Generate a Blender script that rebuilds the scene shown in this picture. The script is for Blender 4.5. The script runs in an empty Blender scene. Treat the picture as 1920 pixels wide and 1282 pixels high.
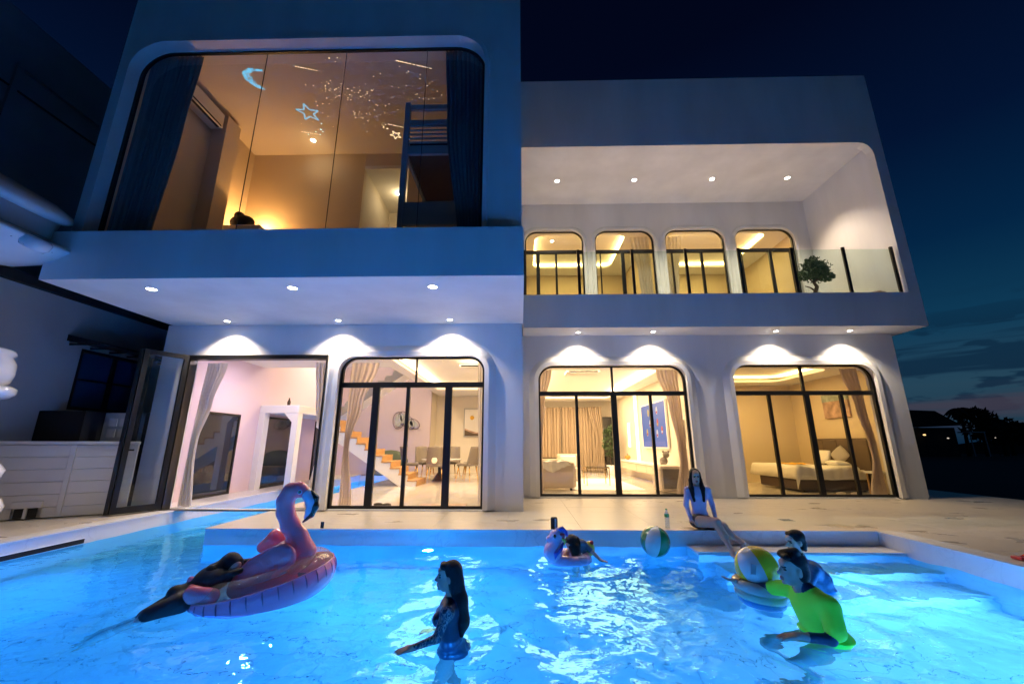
import bpy, bmesh, math, random
import numpy as np
from mathutils import Vector, Matrix
R = math.radians
random.seed(7); RNG = np.random.default_rng(7)
S = bpy.context.scene
COL = S.collection

# ------------------------------------------------------------------ camera, world, exposure
cam = bpy.data.cameras.new('camera'); co = bpy.data.objects.new('camera', cam); COL.objects.link(co)
cam.sensor_width = 36.0; cam.lens = 36.0 * 765.0 / 1920.0
cam.clip_start = 0.05; cam.clip_end = 3000
co.location = (0, 0, 1.3); co.rotation_euler = (R(90 + 14.09), 0, R(1.235))
S.camera = co
S.view_settings.view_transform = 'Standard'; S.view_settings.look = 'None'
S.view_settings.exposure = 0.0; S.view_settings.gamma = 1.0
try: S.view_settings.use_curve_mapping = False
except Exception: pass
S.render.engine = 'CYCLES'
cy = S.cycles
cy.use_denoising = True
cy.max_bounces = 9; cy.diffuse_bounces = 4; cy.glossy_bounces = 4; cy.transmission_bounces = 7
cy.transparent_max_bounces = 24; cy.caustics_reflective = False; cy.caustics_refractive = True
cy.sample_clamp_indirect = 9.0; cy.blur_glossy = 0.5

W = bpy.data.worlds.new('World'); S.world = W; W.use_nodes = True
nt = W.node_tree; N = nt.nodes; Lk = nt.links
for n in list(N): N.remove(n)
def wn(t, **k):
    n = N.new(t)
    for a, b in k.items(): setattr(n, a, b)
    return n
out = wn('ShaderNodeOutputWorld'); bg = wn('ShaderNodeBackground')
tc = wn('ShaderNodeTexCoord'); sp = wn('ShaderNodeSeparateXYZ'); ramp = wn('ShaderNodeValToRGB')
Lk.new(tc.outputs['Generated'], sp.inputs[0]); Lk.new(sp.outputs['Z'], ramp.inputs[0])
def setramp(r, stops):
    el = r.color_ramp.elements
    while len(el) > 1: el.remove(el[0])
    el[0].position = stops[0][0]; el[0].color = (*stops[0][1], 1)
    for p, c in stops[1:]:
        e = el.new(p); e.color = (*c, 1)
setramp(ramp, [(0.0, (.003, .016, .042)), (.04, (.015, .042, .072)), (.10, (.018, .057, .095)), (.20, (.0045, .042, .092)),
               (.34, (.0010, .018, .058)), (.50, (.0008, .0065, .030)), (.72, (.0006, .0020, .011)), (1.0, (.0005, .0012, .007))])
# long low cloud bars: noise sampled on a flat cloud deck seen from below
mp = wn('ShaderNodeMapping'); mp.inputs['Scale'].default_value = (1.3, 1.3, 26.0)
nz = wn('ShaderNodeTexNoise'); nz.inputs['Scale'].default_value = 1.9; nz.inputs['Detail'].default_value = 5; nz.inputs['Roughness'].default_value = .55
Lk.new(tc.outputs['Generated'], mp.inputs[0]); Lk.new(mp.outputs[0], nz.inputs['Vector'])
cr = wn('ShaderNodeValToRGB'); setramp(cr, [(.50, (0, 0, 0)), (.60, (1, 1, 1))]); Lk.new(nz.outputs['Fac'], cr.inputs[0])
nzc = wn('ShaderNodeTexNoise'); nzc.inputs['Scale'].default_value = 1.0; nzc.inputs['Detail'].default_value = 4; mpc = wn('ShaderNodeMapping'); mpc.inputs['Scale'].default_value = (11, 11, 42); mpc.inputs['Location'].default_value = (.6, .2, .3)
Lk.new(tc.outputs['Generated'], mpc.inputs[0]); Lk.new(mpc.outputs[0], nzc.inputs['Vector'])
crc = wn('ShaderNodeValToRGB'); setramp(crc, [(.545, (0, 0, 0)), (.60, (1, 1, 1))]); Lk.new(nzc.outputs['Fac'], crc.inputs[0])
mxa = wn('ShaderNodeMath', operation='MAXIMUM'); Lk.new(cr.outputs[0], mxa.inputs[0]); Lk.new(crc.outputs[0], mxa.inputs[1])
er = wn('ShaderNodeValToRGB'); setramp(er, [(0.0, (1, 1, 1)), (.12, (.95, .95, .95)), (.19, (.75, .75, .75)), (.25, (0, 0, 0))]); Lk.new(sp.outputs['Z'], er.inputs[0])
mul = wn('ShaderNodeMath', operation='MULTIPLY'); Lk.new(mxa.outputs[0], mul.inputs[0]); Lk.new(er.outputs[0], mul.inputs[1])
mul2 = wn('ShaderNodeMath', operation='MULTIPLY'); Lk.new(mul.outputs[0], mul2.inputs[0]); mul2.inputs[1].default_value = .82
mx = wn('ShaderNodeMix', data_type='RGBA'); Lk.new(mul2.outputs[0], mx.inputs[0]); Lk.new(ramp.outputs[0], mx.inputs[6]); mx.inputs[7].default_value = (.003, .018, .045, 1)
# faint pink afterglow streak just above the horizon
nz2 = wn('ShaderNodeTexNoise'); nz2.inputs['Scale'].default_value = 1.1; nz2.inputs['Detail'].default_value = 3
mp2 = wn('ShaderNodeMapping'); mp2.inputs['Scale'].default_value = (1, 1, 30); mp2.inputs['Location'].default_value = (3.1, .4, 2.2)
Lk.new(tc.outputs['Generated'], mp2.inputs[0]); Lk.new(mp2.outputs[0], nz2.inputs['Vector'])
cr2 = wn('ShaderNodeValToRGB'); setramp(cr2, [(.46, (0, 0, 0)), (.58, (1, 1, 1))]); Lk.new(nz2.outputs['Fac'], cr2.inputs[0])
er2 = wn('ShaderNodeValToRGB'); setramp(er2, [(.0, (0, 0, 0)), (.035, (1, 1, 1)), (.07, (1, 1, 1)), (.10, (0, 0, 0))]); Lk.new(sp.outputs['Z'], er2.inputs[0])
m3 = wn('ShaderNodeMath', operation='MULTIPLY'); Lk.new(cr2.outputs[0], m3.inputs[0]); Lk.new(er2.outputs[0], m3.inputs[1])
m4 = wn('ShaderNodeMath', operation='MULTIPLY'); Lk.new(m3.outputs[0], m4.inputs[0]); m4.inputs[1].default_value = .7
mx2 = wn('ShaderNodeMix', data_type='RGBA'); Lk.new(m4.outputs[0], mx2.inputs[0]); Lk.new(mx.outputs[2], mx2.inputs[6]); mx2.inputs[7].default_value = (.055, .045, .068, 1)
Lk.new(mx2.outputs[2], bg.inputs[0]); bg.inputs[1].default_value = 1.0
Lk.new(bg.outputs[0], out.inputs[0])

# light levels of the lamps and of the added ceiling panels
WARM = (1.0, .69, .38); WARM2 = (1.0, .64, .23); SPOTC = (1.0, .83, .62)
POOLC = (.012, .225, 1.0)
E_SPOT = 260.0; E_SPOT_R = 210.0; E_BALC = 640.0; E_POOL = 215.0
E_LIV = 1400.0; E_BED = 380.0; E_DIN = 900.0; E_BROOM = 330.0; GLOW = 8.8; E_TOWER = 52.0; E_HALL = 60.0

# ------------------------------------------------------------------ helpers
def mat(name, col, rough=.6, metal=0.0, bump=0.0, bscale=40.0, var=0.0, vscale=3.0, spec=.5, coat=0.0, emit=None, estr=0.0, trans=0.0, sss=0.0, alpha=1.0, stretch=None):
    m = bpy.data.materials.new(name); m.use_nodes = True
    nt = m.node_tree; b = nt.nodes['Principled BSDF']
    b.inputs['Base Color'].default_value = (*col, 1); b.inputs['Roughness'].default_value = rough
    b.inputs['Metallic'].default_value = metal; b.inputs['Specular IOR Level'].default_value = spec
    b.inputs['Coat Weight'].default_value = coat; b.inputs['Transmission Weight'].default_value = trans
    b.inputs['Alpha'].default_value = alpha
    if sss: b.inputs['Subsurface Weight'].default_value = sss; b.inputs['Subsurface Radius'].default_value = (.02, .008, .004)
    if emit: b.inputs['Emission Color'].default_value = (*emit, 1); b.inputs['Emission Strength'].default_value = estr
    if bump or var:
        t = nt.nodes.new('ShaderNodeTexCoord'); src = t.outputs['Object']
        if stretch:
            mp = nt.nodes.new('ShaderNodeMapping'); mp.inputs['Scale'].default_value = stretch
            nt.links.new(src, mp.inputs[0]); src = mp.outputs[0]
    if bump:
        n = nt.nodes.new('ShaderNodeTexNoise'); n.inputs['Scale'].default_value = bscale; n.inputs['Detail'].default_value = 4
        nt.links.new(src, n.inputs['Vector'])
        bp = nt.nodes.new('ShaderNodeBump'); bp.inputs['Strength'].default_value = bump; bp.inputs['Distance'].default_value = .01
        nt.links.new(n.outputs['Fac'], bp.inputs['Height']); nt.links.new(bp.outputs[0], b.inputs['Normal'])
    if var:
        n = nt.nodes.new('ShaderNodeTexNoise'); n.inputs['Scale'].default_value = vscale; n.inputs['Detail'].default_value = 6
        nt.links.new(src, n.inputs['Vector'])
        r = nt.nodes.new('ShaderNodeMapRange'); r.inputs[1].default_value = .3; r.inputs[2].default_value = .7
        r.inputs[3].default_value = 1 - var; r.inputs[4].default_value = 1 + var * .4
        nt.links.new(n.outputs['Fac'], r.inputs[0])
        mm = nt.nodes.new('ShaderNodeMix'); mm.data_type = 'RGBA'; mm.blend_type = 'MULTIPLY'; mm.inputs[0].default_value = 1
        mm.inputs[6].default_value = (*col, 1); nt.links.new(r.outputs[0], mm.inputs[7]); nt.links.new(mm.outputs[2], b.inputs['Base Color'])
    return m
def marble(name, base, vein, scale=1.0, rough=.22, vs=.5, tile=None):
    m = bpy.data.materials.new(name); m.use_nodes = True; nt = m.node_tree; b = nt.nodes['Principled BSDF']
    t = nt.nodes.new('ShaderNodeNewGeometry')
    n1 = nt.nodes.new('ShaderNodeTexNoise'); n1.inputs['Scale'].default_value = 1.6 * scale; n1.inputs['Detail'].default_value = 8; n1.inputs['Distortion'].default_value = 1.4
    nt.links.new(t.outputs['Position'], n1.inputs['Vector'])
    a = nt.nodes.new('ShaderNodeMath'); a.operation = 'SUBTRACT'; a.inputs[1].default_value = .5; nt.links.new(n1.outputs['Fac'], a.inputs[0])
    ab = nt.nodes.new('ShaderNodeMath'); ab.operation = 'ABSOLUTE'; nt.links.new(a.outputs[0], ab.inputs[0])
    r = nt.nodes.new('ShaderNodeMapRange'); r.inputs[1].default_value = 0; r.inputs[2].default_value = .035; r.inputs[3].default_value = vs; r.inputs[4].default_value = 0
    nt.links.new(ab.outputs[0], r.inputs[0])
    n2 = nt.nodes.new('ShaderNodeTexNoise'); n2.inputs['Scale'].default_value = .7 * scale; n2.inputs['Detail'].default_value = 3
    nt.links.new(t.outputs['Position'], n2.inputs['Vector'])
    mu = nt.nodes.new('ShaderNodeMath'); mu.operation = 'MULTIPLY'; nt.links.new(r.outputs[0], mu.inputs[0])
    r2 = nt.nodes.new('ShaderNodeMapRange'); r2.inputs[1].default_value = .4; r2.inputs[2].default_value = .65; nt.links.new(n2.outputs['Fac'], r2.inputs[0])
    nt.links.new(r2.outputs[0], mu.inputs[1])
    mxx = nt.nodes.new('ShaderNodeMix'); mxx.data_type = 'RGBA'; nt.links.new(mu.outputs[0], mxx.inputs[0])
    mxx.inputs[6].default_value = (*base, 1); mxx.inputs[7].default_value = (*vein, 1)
    b.inputs['Roughness'].default_value = rough
    if name == 'deck_marble':     # splashed water: darker, shinier streaks
        n3 = nt.nodes.new('ShaderNodeTexNoise'); n3.inputs['Scale'].default_value = 1.0; n3.inputs['Detail'].default_value = 5; n3.inputs['Distortion'].default_value = .6
        mp = nt.nodes.new('ShaderNodeMapping'); mp.inputs['Scale'].default_value = (.9, 2.0, 1); nt.links.new(t.outputs['Position'], mp.inputs[0]); nt.links.new(mp.outputs[0], n3.inputs['Vector'])
        r3 = nt.nodes.new('ShaderNodeMapRange'); r3.inputs[1].default_value = .62; r3.inputs[2].default_value = .72; nt.links.new(n3.outputs['Fac'], r3.inputs[0])
        wx = nt.nodes.new('ShaderNodeMix'); wx.data_type = 'RGBA'; wx.blend_type = 'MULTIPLY'; nt.links.new(r3.outputs[0], wx.inputs[0]); nt.links.new(mxx.outputs[2], wx.inputs[6]); wx.inputs[7].default_value = (.90, .89, .88, 1)
        r4 = nt.nodes.new('ShaderNodeMapRange'); r4.inputs[3].default_value = .34; r4.inputs[4].default_value = .06; nt.links.new(r3.outputs[0], r4.inputs[0]); nt.links.new(r4.outputs[0], b.inputs['Roughness'])
        nt.links.new(wx.outputs[2], b.inputs['Base Color'])
    else: nt.links.new(mxx.outputs[2], b.inputs['Base Color'])
    return m
def glossmat(name, tint, haze=0.0):
    # thin clear pane: mostly passes light, fresnel reflection on top
    m = bpy.data.materials.new(name); m.use_nodes = True; nt = m.node_tree
    for n in list(nt.nodes):
        if n.type == 'BSDF_PRINCIPLED': nt.nodes.remove(n)
    o = [n for n in nt.nodes if n.type == 'OUTPUT_MATERIAL'][0]
    tr = nt.nodes.new('ShaderNodeBsdfTransparent'); tr.inputs[0].default_value = (*tint, 1)
    gl = nt.nodes.new('ShaderNodeBsdfGlossy'); gl.inputs['Roughness'].default_value = .015
    fr = nt.nodes.new('ShaderNodeFresnel')
    ge = nt.nodes.new('ShaderNodeNewGeometry'); mr = nt.nodes.new('ShaderNodeMapRange'); mr.inputs[3].default_value = 1.45; mr.inputs[4].default_value = 1 / 1.45
    nt.links.new(ge.outputs['Backfacing'], mr.inputs[0]); nt.links.new(mr.outputs[0], fr.inputs[0])
    mi = nt.nodes.new('ShaderNodeMixShader'); nt.links.new(fr.outputs[0], mi.inputs[0]); nt.links.new(tr.outputs[0], mi.inputs[1]); nt.links.new(gl.outputs[0], mi.inputs[2])
    last = mi
    if haze:
        df = nt.nodes.new('ShaderNodeBsdfDiffuse'); df.inputs[0].default_value = (.8, .8, .85, 1); m2 = nt.nodes.new('ShaderNodeMixShader'); m2.inputs[0].default_value = haze
        nt.links.new(mi.outputs[0], m2.inputs[1]); nt.links.new(df.outputs[0], m2.inputs[2]); last = m2; gl.inputs['Roughness'].default_value = .06
    nt.links.new(last.outputs[0], o.inputs[0]); return m
def emitmat(name, col, s, base=(.8, .8, .8)):
    m = bpy.data.materials.new(name); m.use_nodes = True; b = m.node_tree.nodes['Principled BSDF']
    b.inputs['Base Color'].default_value = (*base, 1); b.inputs['Emission Color'].default_value = (*col, 1); b.inputs['Emission Strength'].default_value = s
    return m

M = {}
M['stucco'] = mat('stucco', (.77, .76, .75), .75, bump=.14, bscale=60, var=.11, vscale=.7, stretch=(1.8, 1.8, .45))
M['greywall'] = mat('greywall', (.50, .50, .52), .85, bump=.15, bscale=60, var=.12, vscale=.8)
M['darkwall'] = mat('darkwall', (.22, .23, .25), .9, bump=.2, bscale=40, var=.2, vscale=.6)
M['board'] = mat('board', (.55, .53, .51), .6, bump=.05, bscale=80, var=.07, vscale=1.5)
M['black'] = mat('black_metal', (.008, .008, .009), .35, .0, spec=.4)
M['blackmatte'] = mat('black_matte', (.008, .008, .009), .8)
M['roofdark'] = mat('roof_dark', (.012, .013, .015), .8)
M['grout'] = mat('pool_grout', (.56, .62, .66), .9)
M['glass'] = glossmat('pane_glass', (.97, .98, .97))
M['railglass'] = glossmat('rail_glass', (.86, .93, .89))
M['darkglass'] = mat('dark_glass', (.015, .02, .03), .04, spec=.8)
M['deck'] = marble('deck_marble', (.45, .405, .35), (.30, .26, .22), .7, .22, .5)
M['coping'] = marble('coping_marble', (.66, .66, .68), (.4, .4, .43), 1.6, .25, .45)
M['floor'] = marble('floor_marble', (.70, .66, .60), (.45, .40, .35), .8, .08, .5)
M['wallwarm'] = mat('wall_warm', (.66, .56, .42), .8)
M['wallbed'] = mat('wall_bed', (.68, .57, .40), .8)
M['wallcream'] = mat('wall_cream', (.70, .64, .54), .8)
M['lilac'] = mat('wall_lilac', (.50, .42, .46), .8)
M['lilac2'] = mat('wall_pink', (.66, .54, .62), .8)
M['ceil'] = mat('ceiling_white', (.80, .78, .74), .8)
M['white'] = mat('white_paint', (.78, .78, .78), .45)
M['gloss'] = mat('white_fibreglass', (.86, .86, .87), .18, coat=.4, var=.05, vscale=3)
M['wood'] = mat('oak', (.55, .32, .13), .4, bump=.1, bscale=30, var=.15, vscale=6, stretch=(1, 8, 8))
M['grey'] = mat('grey_paint', (.35, .37, .38), .6)
def cloth(name, col, tr):
    m = mat(name, col, .9, bump=.15, bscale=80); nt = m.node_tree; o = [n for n in nt.nodes if n.type == 'OUTPUT_MATERIAL'][0]; b = nt.nodes['Principled BSDF']
    t = nt.nodes.new('ShaderNodeBsdfTranslucent'); t.inputs[0].default_value = (*col, 1); mi = nt.nodes.new('ShaderNodeMixShader'); mi.inputs[0].default_value = tr
    nt.links.new(b.outputs[0], mi.inputs[1]); nt.links.new(t.outputs[0], mi.inputs[2]); nt.links.new(mi.outputs[0], o.inputs[0]); return m
M['sheer'] = cloth('curtain_sheer', (.70, .66, .62), .5)
M['blush'] = cloth('curtain_blush', (.70, .60, .52), .55)
M['beigecurt'] = mat('curtain_beige', (.42, .33, .24), .9, bump=.15, bscale=80)
M['bluecurt'] = mat('curtain_teal', (.15, .20, .23), .9, bump=.2, bscale=60, stretch=(6, 6, .4))
M['sofa'] = mat('sofa_cream', (.62, .52, .42), .85, bump=.2, bscale=150)
M['throw'] = mat('white_cloth', (.80, .78, .74), .9, bump=.3, bscale=30)
M['gold'] = mat('gold_metal', (.75, .48, .16), .25, 1.0)
M['darkfab'] = mat('dark_fabric', (.055, .042, .032), .9, bump=.2, bscale=120)
M['headb'] = mat('headboard_brown', (.10, .07, .045), .85, bump=.2, bscale=120)
M['greyfab'] = mat('grey_fabric', (.22, .19, .165), .85, bump=.2, bscale=150)
M['yellow'] = mat('yellow_cloth', (.75, .42, .04), .85)
M['leaf'] = mat('leaf_green', (.035, .075, .02), .6, var=.4, vscale=20)
M['leafdark'] = mat('leaf_dark', (.012, .02, .012), .8, var=.4, vscale=.4)
M['bark'] = mat('bark', (.09, .06, .04), .9, bump=.5, bscale=30)
M['field'] = mat('field_ground', (.022, .025, .02), .95, var=.4, vscale=.08)
M['screen'] = emitmat('screen_blue', (.03, .13, .50), .9, (.01, .02, .05))
M['skin'] = mat('skin', (.42, .24, .17), .5, sss=.1, var=.05, vscale=12)
M['skinpale'] = mat('skin_pale', (.50, .31, .23), .5, sss=.1)
M['lips'] = mat('lips', (.35, .10, .08), .4)
M['eye'] = mat('eye_dark', (.02, .015, .012), .2)
M['hair'] = mat('hair_black', (.005, .004, .004), .45, spec=.25, bump=.9, bscale=22, stretch=(14, 14, 1.2))
M['pink'] = mat('pink_vinyl', (.98, .22, .27), .16, coat=.7, sss=.05, bump=.12, bscale=10)
M['pinkpale'] = mat('pink_vinyl_pale', (.75, .35, .45), .22, coat=.6)
M['beak'] = mat('beak_black', (.008, .008, .008), .15, coat=.8)
M['beakw'] = mat('beak_white', (.62, .60, .72), .25, coat=.5)
M['clearv'] = glossmat('clear_vinyl', (.84, .90, .96), .16)

class B:
    """collects geometry into one bmesh"""
    def __init__(s): s.b = bmesh.new()
    def poly(s, pts, mi=0):
        f = s.b.faces.new([s.b.verts.new(p) for p in pts]); f.material_index = mi; return f
    def box(s, x0, x1, y0, y1, z0, z1, mi=0, bev=0):
        m = Matrix.Translation(((x0 + x1) / 2, (y0 + y1) / 2, (z0 + z1) / 2)) @ Matrix.Diagonal((abs(x1 - x0), abs(y1 - y0), abs(z1 - z0), 1))
        r = bmesh.ops.create_cube(s.b, size=1, matrix=m)
        fs = {f for v in r['verts'] for f in v.link_faces}
        for f in fs: f.material_index = mi
        if bev:
            es = list({e for v in r['verts'] for e in v.link_edges})
            bmesh.ops.bevel(s.b, geom=es, offset=bev, segments=2, affect='EDGES', profile=.5)
        return s
    def prism(s, pts, y0, y1, mi=0):
        """polygon in xz extruded along y"""
        a = [s.b.verts.new((x, y0, z)) for x, z in pts]; c = [s.b.verts.new((x, y1, z)) for x, z in pts]
        fs = [s.b.faces.new(a), s.b.faces.new(c[::-1])]
        n = len(pts)
        for i in range(n): fs.append(s.b.faces.new((a[i], c[i], c[(i + 1) % n], a[(i + 1) % n])))
        for f in fs: f.material_index = mi
        return s
    def tube(s, P, rad, n=10, mi=0, cap=True, flat=None):
        P = [Vector(p) for p in P]; rr = rad if isinstance(rad, (list, tuple)) else [rad] * len(P)
        rings = []; prev = None
        for i, p in enumerate(P):
            t = (P[min(i + 1, len(P) - 1)] - P[max(i - 1, 0)]).normalized()
            if prev is None: u = t.orthogonal().normalized()
            else: u = (prev - t * prev.dot(t)).normalized()
            prev = u; v = t.cross(u)
            rings.append([s.b.verts.new(p + (u * math.cos(2 * math.pi * k / n) + v * math.sin(2 * math.pi * k / n)) * rr[i]) for k in range(n)])
        for a, c in zip(rings, rings[1:]):
            for k in range(n):
                f = s.b.faces.new((a[k], a[(k + 1) % n], c[(k + 1) % n], c[k])); f.material_index = mi; f.smooth = True
        if cap:
            for rg in (rings[0][::-1], rings[-1]):
                f = s.b.faces.new(rg); f.material_index = mi
        return s
    def lathe(s, prof, c=(0, 0, 0), n=24, mi=0, M4=None):
        rings = []
        T = M4 or Matrix.Translation(c)
        for r, z in prof:
            if r < 1e-5: rings.append([s.b.verts.new(T @ Vector((0, 0, z)))])
            else: rings.append([s.b.verts.new(T @ Vector((r * math.cos(2 * math.pi * k / n), r * math.sin(2 * math.pi * k / n), z))) for k in range(n)])
        for a, c2 in zip(rings, rings[1:]):
            for k in range(n):
                q = (a[k % len(a)], a[(k + 1) % len(a)], c2[(k + 1) % len(c2)], c2[k % len(c2)])
                q2 = []
                for v in q:
                    if v not in q2: q2.append(v)
                if len(q2) > 2:
                    try: f = s.b.faces.new(q2); f.material_index = mi; f.smooth = True
                    except ValueError: pass
        return s
    def sphere(s, c, r, n=16, mi=0, sc=(1, 1, 1)):
        m = Matrix.Translation(c) @ Matrix.Diagonal((sc[0], sc[1], sc[2], 1))
        q = bmesh.ops.create_uvsphere(s.b, u_segments=n, v_segments=max(6, n // 2), radius=r, matrix=m)
        for f in {f for v in q['verts'] for f in v.link_faces}: f.material_index = mi; f.smooth = True
        return s
    def torus(s, c, R0, r, n=40, k=14, mi=0, M4=None, sq=1.0):
        T = M4 or Matrix.Translation(c)
        V = [[s.b.verts.new(T @ Vector(((R0 + r * math.cos(b)) * math.cos(a), (R0 + r * math.cos(b)) * math.sin(a), r * sq * math.sin(b)))) for b in [2 * math.pi * j / k for j in range(k)]] for a in [2 * math.pi * i / n for i in range(n)]]
        for i in range(n):
            for j in range(k):
                f = s.b.faces.new((V[i][j], V[(i + 1) % n][j], V[(i + 1) % n][(j + 1) % k], V[i][(j + 1) % k])); f.smooth = True; f.material_index = mi
        return s
    def grid(s, fn, nu, nv, mi=0, smooth=True):
        V = [[s.b.verts.new(fn(i / nu, j / nv)) for j in range(nv + 1)] for i in range(nu + 1)]
        for i in range(nu):
            for j in range(nv):
                f = s.b.faces.new((V[i][j], V[i + 1][j], V[i + 1][j + 1], V[i][j + 1])); f.smooth = smooth; f.material_index = mi
        return s

def obj(name, bm, m, parent=None, kind=None, label=None, cat=None, group=None, normals=True):
    b = bm.b if isinstance(bm, B) else bm
    if parent is not None and (parent.parent is None) and parent.location.length > 0:
        pl = parent.location
        bmesh.ops.translate(b, verts=b.verts, vec=-Vector(pl))
    elif parent is not None and parent.parent is not None:
        pl = parent.parent.location
        bmesh.ops.translate(b, verts=b.verts, vec=-Vector(pl))
    if normals: bmesh.ops.recalc_face_normals(b, faces=b.faces)
    me = bpy.data.meshes.new(name); b.to_mesh(me); b.free()
    for x in (m if isinstance(m, (list, tuple)) else [m]): me.materials.append(M[x] if isinstance(x, str) else x)
    o = bpy.data.objects.new(name, me); COL.objects.link(o)
    if parent: o.parent = parent
    if kind: o['kind'] = kind
    if label: o['label'] = label
    if cat: o['category'] = cat
    if group: o['group'] = group
    return o
def thing(name, label, cat, loc=(0, 0, 0), group=None, rz=0):
    o = bpy.data.objects.new(name, None); COL.objects.link(o); o.location = loc; o.rotation_euler = (0, 0, rz); o.empty_display_size = .2
    o['label'] = label; o['category'] = cat
    if group: o['group'] = group
    return o
def struct(name, bm, m): return obj(name, bm, m, kind='structure')
def copy_tree(o, parent=None):
    c = o.copy(); COL.objects.link(c); c.parent = parent
    for ch in o.children: copy_tree(ch, c)
    return c
def light(kind, name, parent, loc, power, col, size=.1, sizey=None, aim=(0, 0, -1), spot=None, blend=.5, soft=.03, spread=None):
    l = bpy.data.lights.new(name, kind); l.energy = power; l.color = col
    if kind == 'AREA':
        l.shape = 'RECTANGLE' if sizey else 'DISK'; l.size = size
        if sizey: l.size_y = sizey
        if spread: l.spread = R(spread)
    if kind == 'SPOT': l.spot_size = R(spot); l.spot_blend = blend; l.shadow_soft_size = soft
    if kind == 'POINT': l.shadow_soft_size = soft
    o = bpy.data.objects.new(name, l); COL.objects.link(o)
    off = Vector((0, 0, 0))
    if parent:
        o.parent = parent
        off = Vector(parent.location) if parent.parent is None else Vector(parent.parent.location)
    o.location = Vector(loc) - off
    o.rotation_euler = Vector(aim).to_track_quat('-Z', 'Y').to_euler()
    return o

def outline(x0, x1, z0, z1, r, d=0.0, rb=0.0, n=10, db=0.0):
    """window outline: rounded top corners (radius r), offset outward by d (bottom by db)"""
    x0 -= d; x1 += d; z1 += d; z0 -= db; r = max(r + d, .001)
    p = [(x0, z0), (x1, z0)]
    for i in range(n + 1):
        a = math.pi / 2 * i / n; p.append((x1 - r + r * math.cos(a), z1 - r + r * math.sin(a)))
    for i in range(n + 1):
        a = math.pi / 2 + math.pi / 2 * i / n; p.append((x0 + r + r * math.cos(a), z1 - r + r * math.sin(a)))
    return p
def wall_holes(outer, holes, y0, y1, mi=0):
    """slab in the xz plane between y0 and y1 with through holes"""
    b = B(); bm = b.b
    for y in (y0, y1):
        es = []
        for lp in [outer] + holes:
            vs = [bm.verts.new((x, y, z)) for x, z in lp]
            es += [bm.edges.new((vs[i], vs[(i + 1) % len(vs)])) for i in range(len(vs))]
        bmesh.ops.triangle_fill(bm, use_beauty=True, use_dissolve=False, edges=es)
    for lp in [outer] + holes:
        n = len(lp)
        for i in range(n):
            (xa, za), (xb, zb) = lp[i], lp[(i + 1) % n]
            b.poly([(xa, y0, za), (xb, y0, zb), (xb, y1, zb), (xa, y1, za)])
    bmesh.ops.remove_doubles(bm, verts=bm.verts, dist=1e-4)
    return b
def ring_strip(b, args, prof, closed=False):
    """lofted trim round an outline; prof = [(outward offset, y), ...]"""
    loops = []
    for d, y in prof:
        loops.append([b.b.verts.new((x, y, z)) for x, z in outline(*args, d=d)])
    m = len(loops[0])
    for A, C in zip(loops, loops[1:] + ([loops[0]] if closed else [])):
        for i in range(1, m):
            j = (i + 1) % m
            f = b.b.faces.new((A[i], A[j], C[j], C[i]))
        if closed is True:
            f = b.b.faces.new((A[0], A[1], C[1], C[0]))
    # bottom ends
    return b

def make_window(parent, x0, x1, z0, z1, r, yf, ztr=None, top_m=(), low_m=(), ft=.05, glass='glass', depth=.07, md=None):
    """black frame in plane yf; mullions = [(x, width)]"""
    b = B(); o = outline(x0, x1, z0, z1, r); i = outline(x0 + ft, x1 - ft, z0 + ft * 1.2, z1 - ft * .7, max(r - ft, .002))
    n = len(o)
    for y in (yf, yf + depth):
        vo = [b.b.verts.new((x, y, z)) for x, z in o]; vi = [b.b.verts.new((x, y, z)) for x, z in i]
        for k in range(n): b.b.faces.new((vo[k], vo[(k + 1) % n], vi[(k + 1) % n], vi[k]))
    for lp in (o, i):
        for k in range(n):
            (xa, za), (xb, zb) = lp[k], lp[(k + 1) % n]
            b.poly([(xa, yf, za), (xb, yf, zb), (xb, yf + depth, zb), (xa, yf + depth, za)])
    bmesh.ops.remove_doubles(b.b, verts=b.b.verts, dist=1e-4)
    w = obj('window', b, 'black', parent)
    if ztr is not None:
        obj('transom', B().box(x0 + ft, x1 - ft, yf - .012, yf + depth + .01, ztr - .055, ztr + .055), 'black', w)
    for x, wd in top_m:
        obj('mullion', B().box(x - wd / 2, x + wd / 2, yf + .004, yf + depth - .004, (ztr + .055), z1 - ft * .7), 'black', w)
    for x, wd in low_m:
        top = (ztr - .055) if ztr is not None else z1 - ft * .7
        obj('mullion', B().box(x - wd / 2, x + wd / 2, (yf - .008) if md is None else yf + depth / 2 - md / 2, (yf + depth - .004) if md is None else yf + depth / 2 + md / 2, z0 + ft * 1.2, top), 'black', w)
    ys = yf + depth / 2
    def pane(a, c, lo, hi): obj('pane', B().box(a, c, ys - .003, ys + .003, lo, hi), glass, w)
    rows = []
    if ztr is not None:
        rows.append((z0 + .02, ztr, [x for x, _ in low_m])); rows.append((ztr, z1 - .015, [x for x, _ in top_m]))
    else: rows.append((z0 + .02, z1 - .015, [x for x, _ in low_m]))
    for lo, hi, xs in rows:
        e = [x0 + .02] + sorted(xs) + [x1 - .02]
        for a, c in zip(e, e[1:]): pane(a, c, lo, hi)
    return w

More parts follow.
